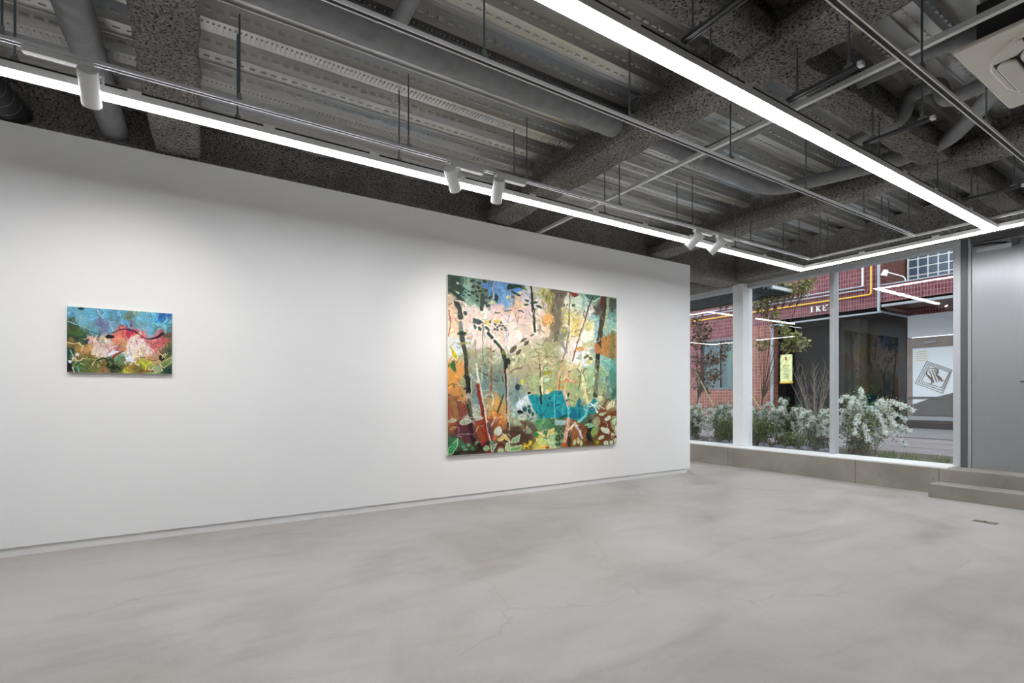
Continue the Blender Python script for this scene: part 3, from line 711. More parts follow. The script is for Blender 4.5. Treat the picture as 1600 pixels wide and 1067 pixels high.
    q.line([(150,330),(185,420),(195,510)], 54, (52,66,56)); q.line([(200,570),(205,690)], 44, (122,132,132)); q.line([(205,680),(230,800),(255,940),(262,1060)], 46, (64,72,62)); q.line([(175,690),(255,690)], 30, (34,66,52))
    q.dab(250,465,40,60,(70,80,84)); q.line([(140,320),(180,330),(240,352)], 14, (225,215,200))
    q.line([(230,350),(440,560),(700,900)], 30, (234,224,212)); q.line([(470,620),(500,650)], 24, (50,70,62)); q.line([(500,680),(545,740)], 30, (36,64,54)); q.line([(575,775),(660,875)], 30, (36,64,54)); q.line([(655,880),(685,1000),(690,1067)], 48, (44,52,38)); q.dab(715,1000,60,70,(40,40,32)); q.dab(665,905,46,50,(120,130,70))
    q.poly([(330,510),(420,540),(440,575),(400,590),(330,570)], (66,84,84)); q.dab(355,615,32,54,(76,90,90),-20); q.dab(405,635,36,56,(70,86,86),-25)
    q.dab(600,555,96,44,(226,206,118)); q.dab(490,565,54,64,(222,206,116)); q.dab(520,560,22,40,(70,84,90))
    for x, y in ((572,590),(600,620),(570,640),(600,650),(625,600),(650,640),(660,605),(685,625),(690,650),(640,570)): q.dab(x, y, 38, 30, (72,84,84), random.uniform(-60, 60), .9, (215,205,190))
    for pts in ([(575,462),(625,458)],[(680,440),(745,430)],[(830,435),(885,458)]): q.line(pts, 13, (48,70,58))
    for e in ((640,470),(735,480),(820,545)): q.line([(715,565), e], 5, (160,140,140))
    OL = (90,86,66)
    for a, b, wd in (((735,910),(815,820),62),((800,935),(872,862),52),((845,795),(930,732),46),((888,832),(948,765),52),((950,725),(1010,700),34)): q.leaf(a, b, wd, OL, (226,214,198))
    q.poly([(80,805),(165,930),(160,990),(110,950)], (192,180,30), e=(230,225,190)); q.dab(120,1030,54,84,(60,112,62)); q.dab(75,1040,34,50,(120,130,60))
    q.line([(175,800),(300,795)], 24, (178,176,110), .85); q.line([(770,950),(820,965),(800,1010),(750,1050)], 24, (215,220,180)); q.line([(870,1000),(996,870)], 20, (170,176,130), .8)
    for pts, c in (([(440,560),(440,1000)],(112,118,104)),([(355,760),(365,960)],(190,120,80)),([(530,820),(540,1060)],(182,112,72)),([(700,640),(705,900)],(176,184,192)),([(260,520),(262,700)],(230,190,160)),([(300,470),(300,560)],(230,180,150))): q.line(pts, 10, c, .85)
    q.line([(270,740),(330,720)], 12, (215,140,100)); q.line([(475,860),(530,855)], 12, (150,90,60)); q.dab(555,885,30,30,(110,80,50))
    q.dab(320,890,90,60,(176,170,130),0,.6); q.dab(580,1000,120,80,(195,195,165),0,.5)
    q = Q(515.7, 17.8)
    q.poly([(220,200),(400,225),(380,300),(340,420),(330,600),(290,780),(260,780),(270,560),(240,430),(230,300)], (112,102,90), .75)
    for k in range(26):
        x, y = 130+random.random()*110, 190+random.random()*220; q.line([(x, y),(x+random.uniform(-20, 30), y+60)], 14, random.choice(((168,166,72),(140,134,70),(196,190,110))), .8)
    for k in range(22):
        x, y = 240+random.random()*120, 220+random.random()*330; q.line([(x, y),(x+random.uniform(-18, 18), y+50)], 12, random.choice(((90,82,72),(134,124,112),(112,100,92),(150,146,110))), .8)
    q.line([(8,170),(25,340),(40,480),(50,670)], 24, (38,54,42)); q.leaf((0,358),(92,342),30,(30,86,62)); q.leaf((55,378),(138,414),34,(30,76,56)); q.dab(58,425,24,16,(60,96,80))
    q.line([(20,180),(80,270),(140,200)], 10, (214,206,110)); q.dab(195,540,110,130,(226,172,104),20,.75); q.dab(90,545,80,24,(170,180,130))
    q.poly([(420,225),(510,235),(540,260),(490,290),(450,255)], (130,40,38)); q.line([(540,245),(590,290),(580,370),(630,375)], 18, (140,176,166)); q.poly([(600,260),(780,270),(770,300),(690,330),(640,300)], (70,112,96)); q.line([(610,300),(700,330),(780,290)], 9, (200,215,200))
    q.dab(510,370,150,110,(196,214,190),20,.6)
    for x in (378,410,470,485): q.dab(x, 372, 18, 34, (62,60,54), 20)
    q.line([(820,290),(812,420),(790,560),(775,700),(755,900),(745,1067)], 56, (64,58,44)); q.line([(795,290),(790,370)], 26, (112,30,35)); q.line([(790,440),(780,490),(800,540)], 20, (120,100,80)); q.line([(860,300),(850,480),(820,660)], 26, (178,184,150), .8)
    q.poly([(880,300),(955,305),(950,420),(900,460),(880,400)], (70,84,64), .85); q.line([(735,560),(730,720)], 46, (136,180,192), .8); q.line([(905,520),(900,690)], 30, (170,200,180), .7); q.dab(925,660,60,80,(178,208,168))
    q.poly([(790,740),(960,680),(960,980),(780,930)], (172,128,74), .88); q.line([(920,690),(905,960)], 50, (112,120,86), .7); q.dab(745,855,64,130,(182,122,72),-15); q.dab(755,950,50,60,(30,40,34))
    q.line([(440,260),(432,500),(425,700),(400,860),(330,1060)], 15, (132,102,92)); q.line([(670,330),(640,420),(600,560),(540,740),(465,1000)], 14, (122,76,56)); q.line([(690,280),(620,450)], 11, (60,54,44)); q.line([(350,700),(360,820),(400,900)], 30, (134,142,142), .8)
    q.line([(530,572),(495,615)], 12, (50,46,44)); q.line([(598,435),(590,490),(615,535)], 9, (50,46,44))
    q.poly([(460,490),(560,560),(540,740),(450,680)], (206,182,110), .6); q.dab(550,860,90,46,(202,152,82)); q.dab(640,820,160,70,(196,186,130),-15,.7); q.dab(660,720,110,100,(246,240,214),0,.7); q.dab(640,620,90,110,(196,192,110),0,.55)
    for x, y in ((605,960),(632,945),(672,975)): q.dab(x, y, 40, 34, (100,96,42), 30)
    q.dab(655,1015,34,40,(215,212,70))
    for x, y in ((410,475),(400,540),(375,660),(385,760),(370,440)): q.dab(x, y, 36, 26, (190,190,60))
    for pts in ([(0,900),(100,860),(220,870),(280,960)],[(20,960),(90,930),(110,1067)],[(130,1000),(200,940),(300,960)],[(60,1040),(180,1000),(260,1040)],[(70,800),(130,830),(180,760)]): q.line(pts, 11, random.choice(((128,132,92),(206,206,170),(150,156,112))), .85)
    q.dab(250,988,34,18,(240,200,170))
    q = Q(35.6, 533.5)
    q.leaf((95,-20),(145,85),54,(60,112,62)); q.line([(255,0),(265,140)], 42, (60,62,50)); q.line([(280,150),(285,330)], 56, (34,40,36)); q.line([(240,270),(300,262)], 26, (34,38,34)); q.line([(285,345),(300,480)], 58, (178,162,148)); q.line([(285,400),(320,600)], 38, (100,96,80)); q.line([(265,440),(300,580)], 16, (40,50,40)); q.line([(315,140),(318,330)], 8, (222,216,200))
    q.line([(60,240),(100,215),(150,220)], 12, (112,82,50)); q.line([(70,330),(130,370),(180,450),(190,560)], 14, (112,82,60)); q.line([(100,360),(140,470),(150,590)], 60, (150,122,78), .75); q.line([(60,340),(80,590)], 30, (152,92,72), .8); q.line([(205,420),(215,560)], 36, (140,80,66), .8)
    q.dab(125,240,26,50,(120,120,70)); q.dab(215,345,26,40,(130,120,60)); q.dab(215,430,24,60,(150,110,60))
    q.line([(300,100),(385,200)], 12, (205,195,180)); q.line([(405,65),(495,130)], 20, (96,88,76)); q.line([(520,155),(595,185)], 16, (90,82,74)); q.line([(280,40),(390,110)], 14, (150,160,130)); q.line([(650,140),(660,200)], 14, (70,84,74))
    q.line([(530,40),(532,300)], 16, (150,80,60)); q.line([(548,330),(560,600)], 12, (232,222,202)); q.line([(580,420),(560,600)], 30, (222,150,76), .8); q.line([(590,330),(580,480)], 36, (222,172,104), .55)
    q.line([(665,340),(600,530)], 20, (58,70,52)); q.line([(430,20),(430,200)], 14, (180,190,176), .8)
    for x, y in ((450,300),(490,290),(470,350),(500,340),(450,370)): q.line([(x-20, y),(x, y-10),(x+22, y)], 6, (200,206,200))
    for x, y in ((375,470),(430,450),(460,470),(400,500)): q.dab(x, y, 60, 44, (150,166,160), 0, .6, (210,214,206))
    q.line([(690,0),(692,200)], 24, (30,34,26)); q.line([(695,200),(705,540)], 20, (58,58,46)); q.line([(708,60),(716,560),(732,860)], 22, (204,184,170)); q.line([(712,650),(715,700)], 16, (40,40,30)); q.line([(740,100),(790,60),(860,40)], 12, (120,96,80))
    q.line([(370,0),(392,200)], 24, (222,216,202)); q.line([(385,230),(410,400),(460,640),(510,975)], 36, (138,52,36)); q.line([(400,180),(440,380),(490,700),(522,850)], 17, (228,204,190)); q.line([(440,440),(450,560)], 14, (80,24,20))
    q.line([(470,600),(530,690),(575,590)], 12, (222,206,180)); q.line([(500,660),(550,820)], 44, (96,78,80), .85)
    q.dab(872,195,54,64,(208,206,70)); q.dab(820,255,54,66,(34,62,66)); q.line([(830,232),(862,242)], 12, (34,62,66)); q.line([(840,290),(810,420)], 14, (110,130,120))
    q.poly([(810,430),(930,340),(950,380),(880,460),(820,490)], (216,229,233)); q.poly([(930,345),(1000,335),(1000,480),(960,420)], (40,150,160))
    for x, y, w, h in ((900,500,46,60),(950,520,40,70),(925,590,34,50),(945,470,40,30),(985,560,30,60)): q.dab(x, y, w, h, (24,78,88))
    q.dab(848,530,62,40,(16,22,22)); q.dab(948,320,38,30,(24,28,30)); q.dab(880,590,110,70,(206,214,200),15,.8); q.dab(760,560,80,60,(190,206,190),0,.7)
    q.poly([(160,680),(330,650),(400,780),(300,900),(170,820)], (100,55,66), .65); q.line([(300,670),(340,860)], 46, (54,34,30)); q.line([(380,680),(440,840)], 60, (150,82,48), .8); q.line([(160,690),(180,720),(165,790),(210,800)], 9, (190,160,180)); q.line([(180,770),(330,770)], 8, (190,170,180), .7)
    for x, y, w, h in ((110,620,90,36),(250,635,130,60),(400,605,80,30)): q.dab(x, y, w, h, (172,188,166), -12, .8, CR)
    q.dab(115,702,70,26,(120,130,40),-25,.92,(214,160,110))
    q.poly([(650,730),(860,740),(996,800),(990,860),(780,910),(660,860)], (82,58,50), .72); q.dab(930,740,120,70,(170,186,166),20,.6); q.line([(860,640),(910,680),(900,760)], 22, (110,76,58))
    for x, y in ((230,910),(285,890),(400,850),(250,940),(380,870),(530,870)): q.dab(x, y, 60, 46, (110,164,124), random.uniform(-40, 40), .88, (70,60,54))
    q.dab(332,930,46,46,(40,150,90)); q.line([(400,840),(450,860),(430,900)], 22, (160,50,60)); q.dab(400,885,50,56,(40,24,24)); q.line([(180,960),(300,970),(440,950)], 26, (64,44,44)); q.line([(380,950),(500,870)], 30, (50,36,32)); q.dab(150,980,90,50,(40,36,34))
    q.poly([(60,1000),(70,920),(170,815),(165,900),(110,985)], (40,150,85), e=CR); q.line([(80,985),(150,850)], 5, (140,200,150))
    q.dab(610,745,84,100,(206,220,206),20,.92,CR); q.line([(560,830),(580,790)], 30, (222,110,70)); q.poly([(600,840),(660,795),(672,832),(610,852)], (228,190,60), e=CR); q.poly([(660,765),(720,810),(737,867),(690,840)], (230,206,80), e=CR); q.poly([(740,880),(770,820),(850,780),(830,860)], (140,186,132), e=CR)
    q.line([(560,965),(580,910),(650,880),(700,940)], 26, (92,50,46)); q.line([(590,960),(620,915),(670,930)], 14, (150,100,90)); q.poly([(540,975),(530,900),(590,880),(560,960)], (120,176,140), e=CR); q.dab(480,930,70,70,(150,190,140)); q.dab(640,960,64,54,(170,206,150),0,.92,CR)
    q.poly([(690,960),(700,880),(730,870),(752,962)], (166,202,142), e=CR); q.poly([(750,930),(870,905),(850,962),(740,972)], (120,172,100), e=CR)
    for a, b in (((865,955),(975,868)),((885,872),(962,948)),((870,915),(960,910))): q.leaf(a, b, 34, (238,212,70), (120,90,40))
    q = Q(515.7, 533.5)
    q.poly([(0,340),(90,345),(200,340),(260,300),(350,300),(400,400),(420,480),(500,480),(530,400),(560,460),(620,470),(640,460),(720,380),(740,460),(700,570),(640,550),(560,640),(470,620),(400,590),(330,600),(150,610),(70,570),(20,470)], (28,146,156))
    q.poly([(430,480),(500,520),(520,610),(430,600)], (20,112,142)); q.poly([(290,520),(350,540),(380,590),(290,600)], (24,128,170))
    for k in range(46):
        x, y = random.uniform(30, 640), random.uniform(350, 590); q.line([(x, y),(x+random.uniform(-20, 20), y+random.uniform(20, 60))], 16, random.choice(((20,116,130),(60,172,176),(16,98,110),(90,182,180),(34,150,170))), .55)
    for x, y, a in ((220,380,40),(195,460,45),(130,565,30),(300,460,0),(320,330,0)): q.dab(x, y, 50, 18, (12,80,92), -a-20)
    q.line([(265,320),(270,600)], 12, (110,200,205), .7); q.line([(540,400),(545,600)], 30, (14,100,128), .7); q.line([(330,600),(420,570)], 20, (16,84,84))
    q.line([(105,0),(110,140)], 18, (112,90,70)); q.line([(127,150),(127,330)], 24, (232,226,186)); q.line([(110,250),(122,440)], 22, (50,36,40)); q.line([(300,290),(320,120),(345,0)], 20, (218,174,134)); q.line([(310,290),(330,130)], 7, (150,60,40))
    q.line([(400,90),(375,280),(420,480)], 30, (228,190,164)); q.line([(418,470),(428,610)], 22, (100,190,196)); q.line([(425,620),(400,760),(370,920)], 34, (226,180,160)); q.line([(395,100),(372,270)], 8, (214,140,80)); q.dab(372,905,44,56,(206,80,30))
    q.line([(545,0),(570,130),(620,350),(640,460)], 28, (240,226,178)); q.line([(640,460),(610,580),(530,650)], 26, (120,204,206)); q.line([(565,60),(545,240),(530,290)], 9, (100,90,70)); q.line([(430,40),(490,20)], 60, (232,214,170), .8)
    q.poly([(390,180),(450,170),(520,205),(440,200)], (232,214,190), e=(206,130,80)); q.dab(420,160,40,26,(225,215,215),0,.92,(200,120,70)); q.line([(320,215),(370,200)], 14, (206,150,70)); q.dab(340,270,50,18,(222,206,90),-10,.92,(150,90,40)); q.dab(410,250,70,60,(176,196,120)); q.line([(430,335),(420,360)], 16, (24,28,24)); q.dab(405,412,18,24,(20,30,30))
    q.leaf((130,100),(245,90),42,(150,150,50)); q.dab(240,40,60,36,(205,200,150)); q.dab(185,50,46,30,(120,160,120),-20,.92,CR); q.dab(180,175,80,56,(184,208,178),-20,.92,(130,160,140)); q.dab(185,310,44,56,(232,226,204)); q.dab(220,295,36,46,(226,200,60))
    q.line([(745,0),(735,180),(720,340)], 42, (112,116,94)); q.line([(750,20),(745,80)], 22, (60,56,44)); q.dab(718,345,54,60,(48,70,64)); q.line([(870,250),(840,420),(815,480)], 20, (122,86,62)); q.line([(865,0),(880,250),(840,380)], 30, (130,176,164), .6); q.line([(945,300),(900,420)], 30, (66,112,98), .7)
    for k in range(16):
        x, y = random.uniform(600, 860), random.uniform(60, 330); q.dab(x, y, 50, 26, random.choice(((196,208,150),(150,178,140),(206,206,170))), random.uniform(-60, 60), .6, (130,150,110))
    q.poly([(650,480),(700,380),(740,420),(720,560),(660,560)], (40,140,150), .8)
    for pts in ([(650,430),(705,465),(765,505)],[(660,482),(750,440)],[(700,470),(745,545)]): q.line(pts, 18, (226,240,236))
    q.dab(680,515,34,40,(30,40,44)); q.dab(680,515,14,16,(230,230,230)); q.dab(775,388,58,60,(226,226,172)); q.poly([(830,500),(910,400),(940,430),(930,480),(850,520)], (230,224,188))
    q.poly([(880,560),(960,510),(960,600),(920,590)], (120,70,40)); q.poly([(770,690),(880,630),(900,720),(960,800),(960,900),(860,890),(730,890),(740,800)], (112,62,36))
    for x, y, w, h, a in ((825,750,120,70,30),(785,830,80,46,-25),(930,650,60,90,20),(860,610,90,56,-30),(930,795,80,40,-10),(840,885,60,50,0),(900,880,50,50,20),(945,870,40,80,0),(800,560,90,40,-10),(950,720,40,70,0)): q.dab(x, y, w, h, random.choice(((202,220,192),(186,210,170),(210,222,200))), a, .92, (120,70,44))
    q.poly([(630,720),(690,700),(690,860),(640,900),(620,800)], (30,30,26)); q.dab(690,770,44,96,(150,176,90)); q.dab(650,690,100,50,(150,202,162)); q.dab(735,650,90,120,(186,204,160),20,.6); q.dab(660,640,50,36,(60,56,44)); q.line([(620,880),(710,890)], 40, (96,66,40), .8); q.dab(740,880,50,50,(150,170,60))
    q.poly([(450,730),(480,680),(560,740),(620,700),(610,850),(560,900),(450,900)], (152,102,68)); q.line([(570,880),(590,760),(620,700)], 26, (120,74,48)); q.line([(500,680),(545,760),(575,830)], 24, (204,204,214)); q.line([(425,740),(500,660)], 18, (236,222,196)); q.line([(435,760),(430,915)], 30, (58,54,40))
    for x, y in ((490,880),(530,860),(560,890)): q.leaf((x, y-40),(x-5, y+40),34,(196,212,160))
    q.poly([(270,620),(400,630),(380,680),(280,690)], (172,206,206)); q.dab(310,740,130,120,(72,104,72),0,.75)
    for x, y in ((280,780),(290,840),(330,720),(350,800),(320,890),(290,900),(350,860)): q.dab(x, y, 44, 38, random.choice(((20,72,72),(40,80,50),(150,176,120))), 30, .9, (150,170,120))
    for x, y in ((110,720),(160,710),(90,640),(200,650),(240,690)): q.dab(x, y, 60, 50, random.choice(((50,150,100),(90,160,120),(120,160,120))), 0, .6)
    q.line([(30,700),(60,760),(20,860)], 60, (96,80,74), .7); q.dab(70,780,50,56,(30,140,90))
    q.poly([(70,760),(110,745),(160,790),(165,815),(110,800)], (238,232,190), e=(200,190,90)); q.poly([(180,820),(200,740),(265,715),(260,770)], (234,208,112), e=CR); q.dab(130,865,86,74,(202,216,130),20,.92,CR); q.poly([(190,840),(260,870),(282,932),(220,937)], (170,216,166), e=CR); q.poly([(60,945),(120,905),(180,910),(160,942)], (242,202,70), e=CR); q.dab(185,930,40,26,(196,60,40)); q.dab(8,870,30,40,(240,214,60))
    for k in range(150):      # drawn leaf and branch contours
        x, y = random.uniform(80, 985), random.uniform(240, 960); a = random.uniform(0, 6.28); l = random.uniform(14, 34); cu = random.choice((-1, 1))*random.uniform(.8, 2.2)
        pts = [(x, y)]
        for i in range(5): pts.append((pts[-1][0]+math.cos(a+cu*i/5)*l/3, pts[-1][1]+math.sin(a+cu*i/5)*l/3))
        P.line(pts, random.choice((2.5, 3.5, 5)), random.choice(((226,220,192),(214,204,160),(96,92,66),(128,120,84),(240,236,222),(150,160,120))), .75, 1.2)
    P.brush(500, 16, 4, .08)
    return P
def paint_small():
    P = Painter([(127, 110), (1430, 213), (1425, 950), (127, 920)], 300, 226, 9)
    P.warp(60, 80)
    P.seeds([(200,180,(110,165,185)),(400,200,(105,170,195)),(600,180,(100,165,190)),(550,320,(115,120,150)),(600,380,(120,130,165)),(300,280,(120,175,190)),(800,200,(100,160,185)),(900,250,(110,130,110)),(850,330,(100,160,190)),(1000,330,(110,150,165)),(1100,260,(115,180,200)),(1200,250,(95,165,195)),(1350,230,(45,105,170)),(1250,350,(125,190,205)),(1150,450,(120,180,205)),(1380,350,(120,185,205)),(1000,400,(110,170,195)),(700,400,(110,165,190)),(450,410,(110,160,175)),(200,370,(70,90,60)),(170,450,(65,95,55)),(280,450,(85,115,65)),(350,470,(70,100,75)),(200,520,(40,70,65)),(330,520,(45,75,70)),(500,490,(60,100,110)),
      (400,550,(215,175,175)),(480,570,(225,190,185)),(560,530,(225,200,190)),(650,560,(220,205,190)),(600,620,(205,150,150)),(700,620,(225,190,180)),(750,460,(225,130,115)),(820,430,(225,120,110)),(900,440,(195,60,85)),(960,450,(225,110,105)),(1000,470,(225,150,120)),(1040,510,(215,110,110)),(800,540,(215,160,125)),(850,580,(200,150,110)),(900,560,(230,205,195)),(960,560,(235,220,215)),(1000,600,(230,210,205)),(1050,560,(230,190,185)),(1100,600,(225,200,190)),(1150,650,(215,195,180)),(1100,700,(225,205,190)),(950,680,(235,215,210)),(880,700,(215,225,240)),(900,760,(220,230,245)),(700,690,(225,225,235)),(770,680,(190,110,100)),(450,680,(225,205,180)),(550,680,(225,205,190)),
      (380,650,(190,150,100)),(250,600,(150,130,70)),(180,590,(140,115,60)),(160,680,(40,75,65)),(250,650,(175,140,80)),(350,700,(170,125,80)),(200,740,(60,95,80)),(320,750,(110,110,70)),(400,760,(130,110,70)),(500,760,(110,120,70)),(180,880,(30,25,25)),(250,850,(70,100,75)),(350,830,(95,120,70)),(450,850,(120,115,70)),(550,800,(130,110,70)),(600,900,(150,120,80)),(660,820,(40,60,40)),(750,860,(60,80,50)),(800,760,(110,140,110)),(850,800,(130,120,60)),(850,890,(190,190,80)),(950,820,(190,150,90)),(1000,860,(110,110,60)),(1080,820,(170,180,60)),(1150,820,(190,180,80)),(1080,900,(150,130,70)),(1180,870,(150,150,100)),(1250,880,(130,160,120)),(1250,760,(190,160,120)),(1300,750,(40,35,30)),(1220,560,(215,140,130)),(1270,550,(210,100,110)),(1330,530,(200,90,100)),(1350,600,(180,120,100)),(1280,640,(215,150,130)),(1200,600,(190,80,90)),(1390,500,(90,90,70)),(1390,600,(85,110,75)),(1400,680,(75,95,65)),(1350,800,(110,135,85)),(1380,760,(130,150,95)),(1370,900,(40,70,60)),(1300,840,(120,145,90)),(1050,720,(200,160,120)),(1150,760,(205,150,110))])
    P.brush(700, 90, 18, .12, .1)
    P.warp(12, 60)
    CR = (232, 214, 160)
    P.poly([(605,480),(640,462),(720,475),(720,505),(620,510)], (22,18,22))
    P.line([(505,160),(570,270)], 8, (212,216,190)); P.line([(650,290),(690,400)], 7, (206,210,200)); P.line([(1110,215),(1130,190)], 8, (190,215,215))
    P.line([(680,440),(760,410),(860,395),(960,420),(1040,480),(1090,515),(1160,520),(1230,500),(1320,450)], 13, (60,32,62)); P.poly([(1150,525),(1230,495),(1310,440),(1330,470),(1250,520)], (48,28,48))
    P.line([(130,310),(300,360),(450,430),(540,470)], 16, (56,104,112)); P.line([(140,296),(250,338),(420,410)], 7, (196,216,216))
    P.line([(130,555),(200,572),(270,560),(290,590),(330,600),(300,660)], 11, CR)
    for x, y, w, h in ((165,790,46,40),(210,755,48,44),(255,708,50,34)): P.dab(x, y, w, h, (226,236,250))
    P.line([(170,650),(230,770),(280,920)], 17, (150,182,166)); P.line([(195,860),(215,920)], 18, (200,215,225))
    P.leaf((610,770),(730,900),50,(25,45,30)); P.leaf((690,820),(800,900),28,(25,45,34)); P.line([(470,790),(560,750),(620,760)], 26, (25,60,35)); P.line([(440,840),(480,770),(560,730),(650,762)], 9, CR)
    for x in (770, 800, 830): P.line([(x, 725),(x-6, 780),(x+4, 850)], 17, (92,132,106))
    P.poly([(630,700),(720,665),(810,660),(790,690),(700,710),(650,720)], (236,236,246)); P.poly([(850,750),(930,730),(960,780),(900,805)], (226,232,248)); P.line([(700,740),(760,690),(830,660)], 24, (150,60,50)); P.line([(820,650),(870,640)], 40, (206,140,104), .7)
    P.dab(1295,750,66,80,(30,26,22)); P.line([(1290,700),(1330,750),(1380,690)], 9, CR); P.line([(1300,760),(1350,700)], 8, CR)
    P.dab(300,140,84,34,(40,60,55)); P.line([(1000,915),(1100,910),(1300,925)], 11, (112,50,60)); P.line([(500,520),(560,600)], 7, (70,60,50)); P.line([(580,540),(650,650)], 6, (90,70,60)); P.line([(990,540),(1000,585)], 9, (50,50,50))
    for pts in ([(1040,800),(1100,850),(1100,900)],[(1100,850),(1185,790)]): P.line(pts, 22, (206,212,70))
    for k in range(30):
        x, y = random.uniform(150, 1400), random.uniform(720, 910); a = random.uniform(0, 6.28)
        P.line([(x, y),(x+50*math.cos(a), y+30*math.sin(a)),(x+80*math.cos(a+.7), y+50*math.sin(a+.7))], random.choice((8, 12, 20)), random.choice((CR,(150,160,80),(50,66,40),(120,140,80),(170,120,70),(70,100,70))), .85)
    for k in range(14):
        x, y = random.uniform(880, 1150), random.uniform(520, 700); P.line([(x, y),(x+random.uniform(-20, 20), y+70)], 12, random.choice(((240,228,222),(206,178,176),(226,196,190),(190,170,150))), .7)
    P.line([(330,520),(400,505),(520,510),(640,515)], 10, (236,196,130)); P.line([(880,650),(890,570),(920,510)], 12, (240,232,226)); P.line([(620,690),(690,640),(760,620)], 12, (190,90,110))
    P.poly([(1260,830),(1420,740),(1425,800),(1330,880)], (120,146,92), .8, CR, 8); P.poly([(1180,880),(1290,850),(1310,910),(1220,930)], (150,172,130), .8, CR, 7)
    P.dab(130,880,90,70,(24,20,20))
    P.brush(160, 40, 9, .08, .2)
    return P
canvas(-.795, -.197, 1.235, 1.69, .03, paint_small(), 'small unframed painting of a pink form under blue sky', .97)
canvas(2.067, 4.345, .473, 2.279, .035, paint_large(), 'large unframed painting of a pale forest with a turquoise pool', .95)

# ================================================================== OUTSIDE
GZ = .25
FWD = Vector((.529, .8486, 0)); RGT = Vector((.8486, -.529, 0))
def on_x(px, py, X):
    """a point on the plane x = X (plan measured from the photograph)"""
    d = FWD+RGT*((px-800)/775)+Vector((0, 0, (618-py)/775)); t = X/d.x
    return Vector((X, d.y*t, 1.073+d.z*t))
X1, X2 = 14.4, 15.9
box(8.55, 11.6, -12, 24, GZ-.1, GZ).build('road', 'road', kind='structure', label='pale pinkish paved lane outside')
sw = sempty('far_pavement', 'granite pavement along the opposite building', (13.2, 4, GZ))
yy = -4.0
while yy < 14:
    box(11.6, 14.9, yy+.004, yy+.896, GZ-.1, GZ+.02).build('granite_slab', 'granite', sw); yy += .9
box(14.9, 16.2, -6, 8.35, GZ-.1, .41).build('entrance_step', 'recess_brown', kind='structure')
for k in range(3): box(8.55+k*1.0, 8.57+k*1.0, -6, 14, GZ, GZ+.004).build('road_joint', 'granite', kind='structure')
box(7.30, 8.55, 2.25, 12, GZ-.15, GZ+.0).build('garden_bed', 'soil', kind='structure', label='planting bed along the shop window')
box(7.30, 8.55, -6, 2.25, GZ-.15, GZ).build('entrance_paving', 'granite', kind='structure')

# ---- opposite building
bd = thing('tiled_building', 'red tiled building with a dark recessed entrance across the lane', 'building', (15.5, 6, GZ))
def part(name, mat, *b, parent=bd, **k): return box(*b).build(name, mat, parent, **k)
part('facade_wall', 'red_tile', X1, X1+.25, 5.67, 15, 3.18, 8.5)
part('facade_wall', 'brown_tile', X1, X1+.25, 9.3, 15, GZ, 1.3)
part('facade_wall', 'red_tile', X1, X1+.25, 9.3, 9.62, 1.3, 3.18)
part('facade_wall', 'red_tile', X1, X1+.25, 10.95, 15, 1.3, 3.18)
part('facade_wall', 'red_tile', X1, X1+.25, 9.62, 10.95, 2.9, 3.18)
part('pier', 'brown_tile', X1-.01, X1+.2, 8.38, 9.3, GZ, 3.18)
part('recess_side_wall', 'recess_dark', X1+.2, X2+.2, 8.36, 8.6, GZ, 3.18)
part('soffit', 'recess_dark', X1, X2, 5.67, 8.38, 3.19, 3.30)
part('soffit', 'red_tile_side', X1, X2, -6, 5.66, 3.34, 3.40)
part('soffit_trim', 'ledge_grey', X1-.02, X1+.05, 5.63, 8.4, 3.15, 3.19)
part('soffit_trim', 'ledge_grey', X1+.05, X2, 5.63, 5.67, 3.15, 3.19)
part('upper_back_wall', 'red_tile', X2-.03, X2, -6, 5.66, 3.18, 3.34)
part('corner_trim', 'grey_pipe', X1-.05, X1, 5.66, 5.71, 3.18, 8.5)
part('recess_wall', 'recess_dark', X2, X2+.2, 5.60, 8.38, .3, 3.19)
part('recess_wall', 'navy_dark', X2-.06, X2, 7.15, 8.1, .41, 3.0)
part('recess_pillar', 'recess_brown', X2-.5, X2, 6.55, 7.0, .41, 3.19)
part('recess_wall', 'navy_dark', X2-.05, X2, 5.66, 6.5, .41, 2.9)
part('parapet', 'red_tile', X1, X1+.15, -6, 5.66, 3.34, 3.82)
part('parapet_ledge', 'ledge_grey', X1-.06, X1+.02, -6, 5.62, 3.28, 3.34)
part('parapet_cap', 'ledge_grey', X1-.02, X1+.17, -6, 5.66, 3.82, 3.85)
part('balcony_side_wall', 'red_tile_side', X1+.25, X2+.2, 5.66, 5.9, 3.26, 8.5)
part('balcony_back_wall', 'recess_brown', X2, X2+.2, -6, 5.66, 3.26, 8.5)
part('door_side_wall', 'red_tile_side', X2-.02, X2+.2, -6, 4.45, .3, 3.19)
# glass block window
gw = part('glass_block_window', 'white_metal', X2-.05, X2-.005, 3.9, 5.62, 3.98, 5.15)
for i in range(8):
    for j in range(5):
        y1 = 5.575-i*.21; z0 = 4.02+j*.215
        box(X2-.062, X2-.045, y1-.178, y1, z0, z0+.183).build('glass_block', 'block_glass', gw, bevel=.01)
# shop window left
sg = part('shop_window', 'shop_glass', X1+.10, X1+.13, 9.62, 10.95, 1.3, 2.9)
part('window_frame', 'frame_dark', X1-.01, X1+.14, 9.60, 10.97, 1.27, 1.33, parent=sg); part('window_frame', 'frame_dark', X1-.01, X1+.14, 9.60, 10.97, 2.86, 2.92, parent=sg)
part('window_frame', 'frame_dark', X1+.05, X1+.14, 10.24, 10.30, 1.33, 2.86, parent=sg)
part('curtain', 'curtain', X1+.07, X1+.10, 9.66, 10.0, 1.33, 2.86, parent=sg)
